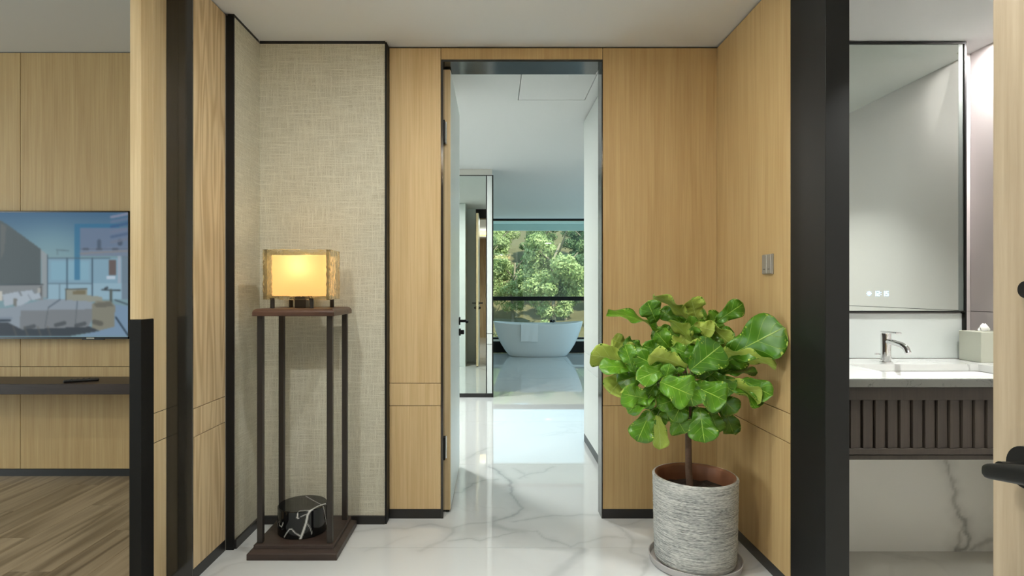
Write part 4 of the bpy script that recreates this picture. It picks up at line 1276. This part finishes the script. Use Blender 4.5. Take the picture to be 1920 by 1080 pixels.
fig = thing('fiddle_leaf_fig', (.875, 2.60, .32), 'leafy green fiddle leaf fig tree growing in the ribbed pot', 'plant')
bm = bmesh.new()
tk = [pv_(*q) for q in ((.834, 2.46, .345), (.826, 2.458, .45), (.822, 2.452, .60), (.816, 2.455, .75), (.808, 2.46, .92), (.80, 2.465, 1.04))]
add_tube(bm, tk, [.0155, .0145, .0135, .0115, .009, .006], 12)
obj('trunk', bm, M['bark'], fig, smooth=True)
BR = []
for k, (s, e) in enumerate([((.820, 2.453, .64), (.68, 2.40, .83)), ((.817, 2.455, .72), (.95, 2.42, .86)), ((.812, 2.458, .83), (.70, 2.48, .98)), ((.81, 2.46, .88), (.91, 2.47, 1.03)), ((.82, 2.452, .66), (.79, 2.31, .82)), ((.814, 2.456, .78), (.88, 2.54, .95))]):
    s, e = pv_(*s), pv_(*e)
    mid = (s + e) / 2 + Vector((0, 0, -.03))
    bm = bmesh.new(); add_tube(bm, [s, (s + mid) / 2 + Vector((0, 0, -.008)), mid, (mid + e) / 2 + Vector((0, 0, .0)), e], [.008, .0075, .007, .0055, .004], 8)
    obj('branch', bm, M['bark'], fig, smooth=True)
    BR += [s.lerp(mid, .6), mid, mid.lerp(e, .5), e]
BR += [tk[2].lerp(tk[3], t) for t in (.3, .7)] + [tk[3].lerp(tk[4], t) for t in (.2, .5, .8)] + [tk[4].lerp(tk[5], t) for t in (.3, .7, 1)]

def wprof(t):
    # fiddle outline: narrow base lobe, slight waist, broad rounded end
    pts = [(0, .10), (.04, .34), (.12, .50), (.25, .56), (.38, .62), (.52, .80), (.66, .97), (.76, 1.0), (.86, .90), (.94, .62), (.98, .34), (1.0, .05)]
    for (a, wa), (b, wb_) in zip(pts, pts[1:]):
        if t <= b:
            k = (t - a) / (b - a); return wa + (wb_ - wa) * k
    return .05
def make_leaf(base, tip, width, n, seed, arch=.10, fold=.16):
    """solid two-sided leaf with petiole; n = normal of the upper face"""
    r = random.Random(seed)
    a = tip - base; Ln = a.length; a = a / Ln
    n = (n - a * n.dot(a)).normalized(); s = n.cross(a)
    nt_, nu_ = 18, 10
    bm = bmesh.new(); uvl = bm.loops.layers.uv.new('leaf')
    ph = r.uniform(0, 6.28); amp = r.uniform(.5, 1.2); tw = r.uniform(-.35, .35)
    def surf(t, u):
        w = width / 2 * wprof(t)
        c = Ln * arch * 4 * t * (1 - t) * .9 - Ln * arch * .5 * t * t
        off = fold * abs(u) * w + amp * .016 * math.sin(t * 13 + ph + (2.2 if u > 0 else 0)) * abs(u) ** 2 + .004 * math.cos(t * 38) * (abs(u) * (1 - abs(u)) * 2)
        off += tw * u * w * t
        return base + a * (Ln * t) + s * (w * u * math.cos(fold)) + n * (c + off)
    T_ = [[None] * (nu_ + 1) for _ in range(nt_ + 1)]; B_ = [[None] * (nu_ + 1) for _ in range(nt_ + 1)]
    for i in range(nt_ + 1):
        for j in range(nu_ + 1):
            t = i / nt_; u = -1 + 2 * j / nu_
            p = surf(t, u); edge = abs(u) > .999 or i in (0, nt_)
            T_[i][j] = bm.verts.new(p + n * (.0003 if edge else .0006)); B_[i][j] = bm.verts.new(p - n * (.0003 if edge else .0006))
    def quad(vs_, uvs, mi):
        f = bm.faces.new(vs_); f.material_index = mi; f.smooth = True
        for l, uv in zip(f.loops, uvs): l[uvl].uv = uv
    uvof = lambda i, j: (-1 + 2 * j / nu_, i / nt_)
    for i in range(nt_):
        for j in range(nu_):
            ids = [(i, j), (i, j + 1), (i + 1, j + 1), (i + 1, j)]
            # s = n x a : with a forward and u along s, (i,j)->(i,j+1)->(i+1,j+1) winds so that s x a = -n; flip for the top
            quad([T_[p][q] for p, q in reversed(ids)], [uvof(p, q) for p, q in reversed(ids)], 0)
            quad([B_[p][q] for p, q in ids], [uvof(p, q) for p, q in ids], 1)
    for i in range(nt_):
        for j in (0, nu_):
            vs_ = [T_[i][j], T_[i + 1][j], B_[i + 1][j], B_[i][j]]
            if j == 0: vs_ = vs_[::-1]
            quad(vs_, [(0.0, .3)] * 4, 0)
    # petiole to the nearest branch
    q = min(BR, key=lambda p: (p - base).length)
    if (q - base).length > .16: q = base + (q - base).normalized() * .16
    f0 = len(bm.faces)
    mid = (q + base) / 2 - a * -.0 + Vector((0, 0, -.006))
    add_tube(bm, [q, mid, base + a * .004], [.0026, .0024, .0022], 6)
    bm.faces.ensure_lookup_table()
    for f in bm.faces[f0:]: f.material_index = 2; f.smooth = True
    me = bpy.data.meshes.new('leaf')
    org = parent_origin(fig)
    bmesh.ops.translate(bm, verts=bm.verts, vec=-org)
    bm.to_mesh(me); bm.free()
    for m_ in (LM[0], LM[1], M['petiole']): me.materials.append(m_)
    o = bpy.data.objects.new('leaf', me); COL.objects.link(o); o.parent = fig
    return o

# base x, y -> tip x, y as they appear, apparent width, 1 = pale underside shows, depth of base and tip relative to the trunk
LEAVES = [
    (1232, 617, 1139, 587, 20, 0, .00, -.06), (1231, 604, 1214, 566, 38, 0, -.02, -.05), (1293, 603, 1227, 553, 24, 1, .02, -.02), (1275, 603, 1238, 581, 26, 0, .05, .07),
    (1308, 605, 1296, 561, 40, 1, .02, -.03), (1342, 604, 1394, 569, 32, 0, .0, -.02), (1366, 667, 1470, 614, 74, 0, -.12, -.26), (1352, 660, 1456, 687, 28, 1, -.14, -.24),
    (1294, 694, 1352, 648, 62, 0, -.16, -.20), (1298, 722, 1362, 752, 54, 0, -.15, -.20), (1320, 604, 1376, 652, 30, 1, -.02, -.06), (1298, 644, 1330, 607, 40, 0, -.02, .0),
    (1352, 711, 1428, 752, 28, 1, -.11, -.18), (1352, 714, 1432, 757, 22, 0, -.09, -.16), (1390, 712, 1448, 742, 36, 0, -.12, -.20), (1352, 704, 1420, 696, 20, 0, -.04, -.10),
    (1350, 760, 1377, 815, 32, 0, .03, .05), (1312, 764, 1321, 830, 48, 0, -.12, -.17), (1330, 765, 1347, 812, 34, 0, .00, -.01),
    (1190, 688, 1107, 664, 38, 1, -.06, -.10), (1186, 692, 1125, 688, 30, 0, -.09, -.13), (1182, 652, 1148, 636, 28, 1, .02, .02), (1207, 652, 1170, 642, 18, 0, .0, -.02),
    (1206, 664, 1172, 650, 22, 1, .0, -.03), (1188, 696, 1171, 646, 30, 0, -.12, -.13), (1236, 688, 1186, 664, 34, 0, -.11, -.14), (1248, 662, 1206, 648, 28, 0, -.06, -.09),
    (1288, 690, 1218, 665, 30, 1, -.16, -.20), (1178, 694, 1144, 738, 44, 1, -.06, -.08), (1216, 748, 1167, 738, 42, 0, -.12, -.17), (1230, 742, 1177, 772, 28, 0, -.10, -.13),
    (1220, 770, 1195, 828, 42, 0, -.10, -.12), (1232, 778, 1239, 842, 30, 1, -.06, -.07), (1238, 716, 1300, 742, 58, 0, -.17, -.20), (1245, 722, 1256, 682, 24, 0, -.15, -.17),
    (1262, 772, 1285, 813, 42, 0, -.06, -.08), (1302, 652, 1257, 598, 24, 1, -.08, -.11), (1264, 662, 1230, 622, 34, 0, -.05, -.07), (1300, 670, 1260, 650, 24, 0, -.12, -.14),
    (1316, 664, 1300, 638, 14, 1, -.13, -.15), (1252, 690, 1195, 712, 34, 0, -.14, -.18), (1280, 745, 1232, 760, 30, 0, -.08, -.10), (1290, 735, 1262, 790, 36, 0, -.07, -.09),
    (1250, 745, 1252, 790, 26, 0, -.05, -.06),
    (1285, 655, 1250, 692, 42, 0, -.10, -.13), (1300, 660, 1332, 704, 46, 0, -.10, -.14), (1285, 700, 1300, 762, 48, 0, -.13, -.16), (1215, 700, 1158, 716, 38, 0, -.06, -.09),
    (1330, 640, 1352, 684, 38, 0, -.05, -.08), (1330, 700, 1376, 736, 38, 0, -.10, -.14), (1296, 620, 1268, 652, 34, 1, -.06, -.09), (1272, 628, 1312, 602, 32, 0, -.03, -.02),
    (1340, 640, 1377, 624, 32, 0, -.02, -.04), (1250, 620, 1292, 642, 34, 0, -.04, -.06), (1202, 690, 1160, 668, 34, 0, -.04, -.06), (1228, 722, 1200, 762, 36, 0, -.08, -.10),
    (1290, 768, 1332, 792, 38, 0, -.04, -.06), (1256, 758, 1224, 792, 34, 0, -.03, -.05), (1340, 735, 1382, 774, 36, 0, -.05, -.09), (1310, 640, 1288, 682, 38, 0, -.12, -.15),
    (1250, 700, 1268, 742, 38, 0, -.12, -.15), (1230, 655, 1250, 700, 34, 0, -.08, -.11), (1318, 735, 1352, 770, 36, 0, -.08, -.10), (1300, 610, 1340, 620, 30, 1, -.03, -.05),
    # inner and rear foliage
    (1300, 640, 1360, 630, 36, 0, .06, .08), (1280, 640, 1220, 630, 36, 0, .06, .08), (1300, 690, 1380, 672, 40, 0, .04, .0), (1280, 700, 1200, 690, 40, 0, .04, .08),
    (1300, 740, 1370, 745, 40, 0, .04, .02), (1280, 740, 1215, 725, 38, 0, .05, .09), (1290, 620, 1285, 575, 34, 0, .08, .10), (1320, 620, 1350, 590, 34, 0, .09, .12),
    (1290, 760, 1300, 810, 40, 0, .05, .08), (1270, 660, 1245, 640, 40, 0, .02, .05), (1310, 690, 1345, 720, 44, 0, -.04, -.04), (1270, 700, 1230, 720, 44, 0, -.02, -.02),
    (1290, 600, 1320, 580, 32, 0, .06, .08), (1340, 690, 1400, 660, 44, 0, -.02, -.08), (1255, 610, 1232, 640, 32, 0, .04, .05),
]
for i, (bx, by, tx, ty, w, under, db, dt) in enumerate(LEAVES):
    p = at(bx, by, PC.y + db); q = at(tx, ty, PC.y + dt)
    a = q - p; mid = (p + q) / 2
    v = (Vector((0, 0, EYE)) - mid).normalized()
    s0 = a.cross(v).normalized(); n0 = s0.cross(a).normalized()
    if n0.dot(v) < 0: n0 = -n0
    wm_ = w * mid.y / F_PX * 1.18
    W = max(wm_, min(.60 * a.length, wm_ / .42))
    th = math.acos(min(1, wm_ / W))
    cands = [Matrix.Rotation(sg * th, 3, a.normalized()) @ n0 for sg in (1, -1)]
    if under: nrm = max((-c for c in cands), key=lambda c: c.z)
    else: nrm = max(cands, key=lambda c: c.z)
    make_leaf(p, q, W, nrm, 100 + i, arch=(.06 if under else .09), fold=.14 if W > wm_ * 1.2 else .10)

# ================================================================== TREES ON THE HILLSIDE
def foliage_mat(name, ca_, cb):
    m, nt, b = new_mat(name)
    N = nt.nodes.new; L = nt.links.new
    tc = N('ShaderNodeTexCoord'); nz = N('ShaderNodeTexNoise'); nz.inputs['Scale'].default_value = 1.6; nz.inputs['Detail'].default_value = 4
    L(tc.outputs['Object'], nz.inputs['Vector'])
    rp = N('ShaderNodeValToRGB'); rp.color_ramp.elements[0].position = .35; rp.color_ramp.elements[1].position = .65
    rp.color_ramp.elements[0].color = (*lin(cb), 1); rp.color_ramp.elements[1].color = (*lin(ca_), 1)
    L(nz.outputs['Fac'], rp.inputs['Fac']); L(rp.outputs['Color'], b.inputs['Base Color'])
    b.inputs['Roughness'].default_value = .7
    b.inputs['Specular IOR Level'].default_value = .2
    tr = N('ShaderNodeBsdfTranslucent'); L(rp.outputs['Color'], tr.inputs['Color'])
    mx = N('ShaderNodeMixShader'); mx.inputs['Fac'].default_value = .3
    L(b.outputs[0], mx.inputs[1]); L(tr.outputs[0], mx.inputs[2]); L(mx.outputs[0], nt.nodes['Material Output'].inputs['Surface'])
    return m
FM = [foliage_mat('foliage_bright', (186, 198, 144), (138, 158, 100)), foliage_mat('foliage_mid', (148, 166, 120), (100, 126, 84)), foliage_mat('foliage_dark', (112, 138, 100), (78, 104, 76)), foliage_mat('foliage_olive', (176, 176, 134), (130, 134, 94))]
def crown_mesh(seed, rx, rz, zc, n_cl, per, leaf, mat):
    r = np.random.RandomState(seed)
    cl = []
    for _ in range(n_cl):
        d = r.normal(size=3); d /= np.linalg.norm(d)
        k = r.uniform(.35, 1.0) ** .6
        cl.append((d * np.array([rx, rx, rz]) * k * .78 + np.array([0, 0, zc]), r.uniform(.28, .5) * rx * .75))
    V = []
    for c, rad in cl:
        d = r.normal(size=(per, 3)); d /= np.linalg.norm(d, axis=1)[:, None]
        p = c + d * rad * r.uniform(.6, 1.05, (per, 1)) * np.array([1, 1, .8])
        nn = d + r.normal(size=(per, 3)) * .6; nn /= np.linalg.norm(nn, axis=1)[:, None]
        t = np.cross(nn, r.normal(size=(per, 3))); t /= np.linalg.norm(t, axis=1)[:, None]
        b_ = np.cross(nn, t)
        s = leaf * r.uniform(.6, 1.3, (per, 1))
        V.append(np.stack([p - t * s, p - b_ * s * .55, p + t * s, p + b_ * s * .55], 1))
    V = np.concatenate(V).reshape(-1, 3)
    F_ = np.arange(len(V)).reshape(-1, 4)
    me = bpy.data.meshes.new('crown'); me.from_pydata(V.tolist(), [], F_.tolist()); me.materials.append(mat)
    return me
def trunk_mesh(seed, h, r0):
    r = random.Random(seed)
    bm = bmesh.new()
    pts = [Vector((r.uniform(-.1, .1) * k, r.uniform(-.1, .1) * k, -.6 + (h + .6) * k / 5)) for k in range(6)]
    add_tube(bm, pts, [r0 * (1 - .12 * k) for k in range(6)], 7)
    for k in range(4):
        s = pts[3].lerp(pts[5], k / 4); a = r.uniform(0, 6.28)
        e = s + Vector((math.cos(a), math.sin(a), .9)) * h * .28
        add_tube(bm, [s, s.lerp(e, .5) + Vector((0, 0, -.05)), e], [r0 * .45, r0 * .35, r0 * .2], 5)
    me = bpy.data.meshes.new('trunk'); bm.to_mesh(me); bm.free(); me.materials.append(M['pale_bark'])
    return me
M['pale_bark'] = plain('pale_tree_bark', (136, 126, 106), .9, var=.2, bscale=4)
PROTO = [(crown_mesh(1, 1.75, 2.7, 3.3, 30, 330, .085, FM[0]), trunk_mesh(1, 4.6, .12)), (crown_mesh(2, 1.65, 2.5, 3.0, 28, 330, .085, FM[1]), trunk_mesh(2, 4.2, .11)),
         (crown_mesh(3, 1.7, 2.6, 3.1, 28, 330, .085, FM[2]), trunk_mesh(3, 4.3, .12)), (crown_mesh(4, 1.6, 2.2, 2.7, 24, 300, .08, FM[3]), trunk_mesh(4, 3.8, .10))]
SHRUB = [(crown_mesh(11, 1.1, .8, .7, 18, 260, .06, FM[k]), trunk_mesh(11, .9, .05)) for k in (0, 3, 1)]
def plant_tree(kind, x, y, sc, rz, label, group, cat='tree', name='hillside_tree', protos=PROTO):
    t = thing(name, (x, y, hill_z(x, y) - .1), label, cat, group)
    t.scale = (sc, sc, sc); t.rotation_euler = (0, 0, rz)
    for nm, me in (('crown', protos[kind][0]), ('trunk', protos[kind][1])):
        o = bpy.data.objects.new(nm, me); COL.objects.link(o); o.parent = t
    return t
tr = random.Random(21)
LBL = ['bright yellow green leafy tree', 'mid green leafy tree', 'dark blue green tree', 'olive grey thinly leaved tree']
LEVEL = ['low on the slope outside', 'low on the slope outside', 'halfway up the slope outside', 'halfway up the slope outside', 'high on the slope outside', 'high on the slope outside']
plant_tree(0, 3.3, 32, 1.15, .4, 'largest pale green tree in the middle of the window view', None)
for row, (y, n) in enumerate(((28.5, 4), (32, 5), (35.3, 6), (38.6, 6), (42.2, 7), (46, 8))):
    w = y * .56
    for k in range(n):
        x = y * .10 - w / 2 + w * (k + .5 + .25 * (row % 2 * 2 - 1) + tr.uniform(-.04, .04)) / n
        if row == 0 or (row == 1 and abs(x - 3.3) < 3.4): continue
        kd = tr.choice((0, 1, 2, 2, 3, 0))
        lb = LBL[kd] + ' ' + LEVEL[row]
        plant_tree(kd, x, y + tr.uniform(-.2, .2), tr.uniform(.82, 1.0), tr.uniform(0, 6.28), lb, lb.replace(' tree', ' trees'))
SL = ['low bright green shrub', 'low olive shrub', 'low mid green shrub']
SLV = [' at the very foot of the slope outside', ' just above the foot of the slope outside', ' in front of the first trees on the slope']
for row, (y, n) in enumerate(((25.0, 4), (27.3, 4), (29.6, 4))):
    w = y * .42
    for k in range(n):
        x = y * .078 - w / 2 + w * (k + .5 + .25 * (row % 2 * 2 - 1) + tr.uniform(-.1, .1)) / n
        kd = tr.choice((0, 1, 1, 2, 0))
        plant_tree(kd, x, y + tr.uniform(-.3, .3), tr.uniform(.85, 1.05), tr.uniform(0, 6.28), SL[kd] + SLV[row], (SL[kd] + SLV[row]).replace('shrub', 'shrubs'), 'shrub', 'hillside_shrub', SHRUB)
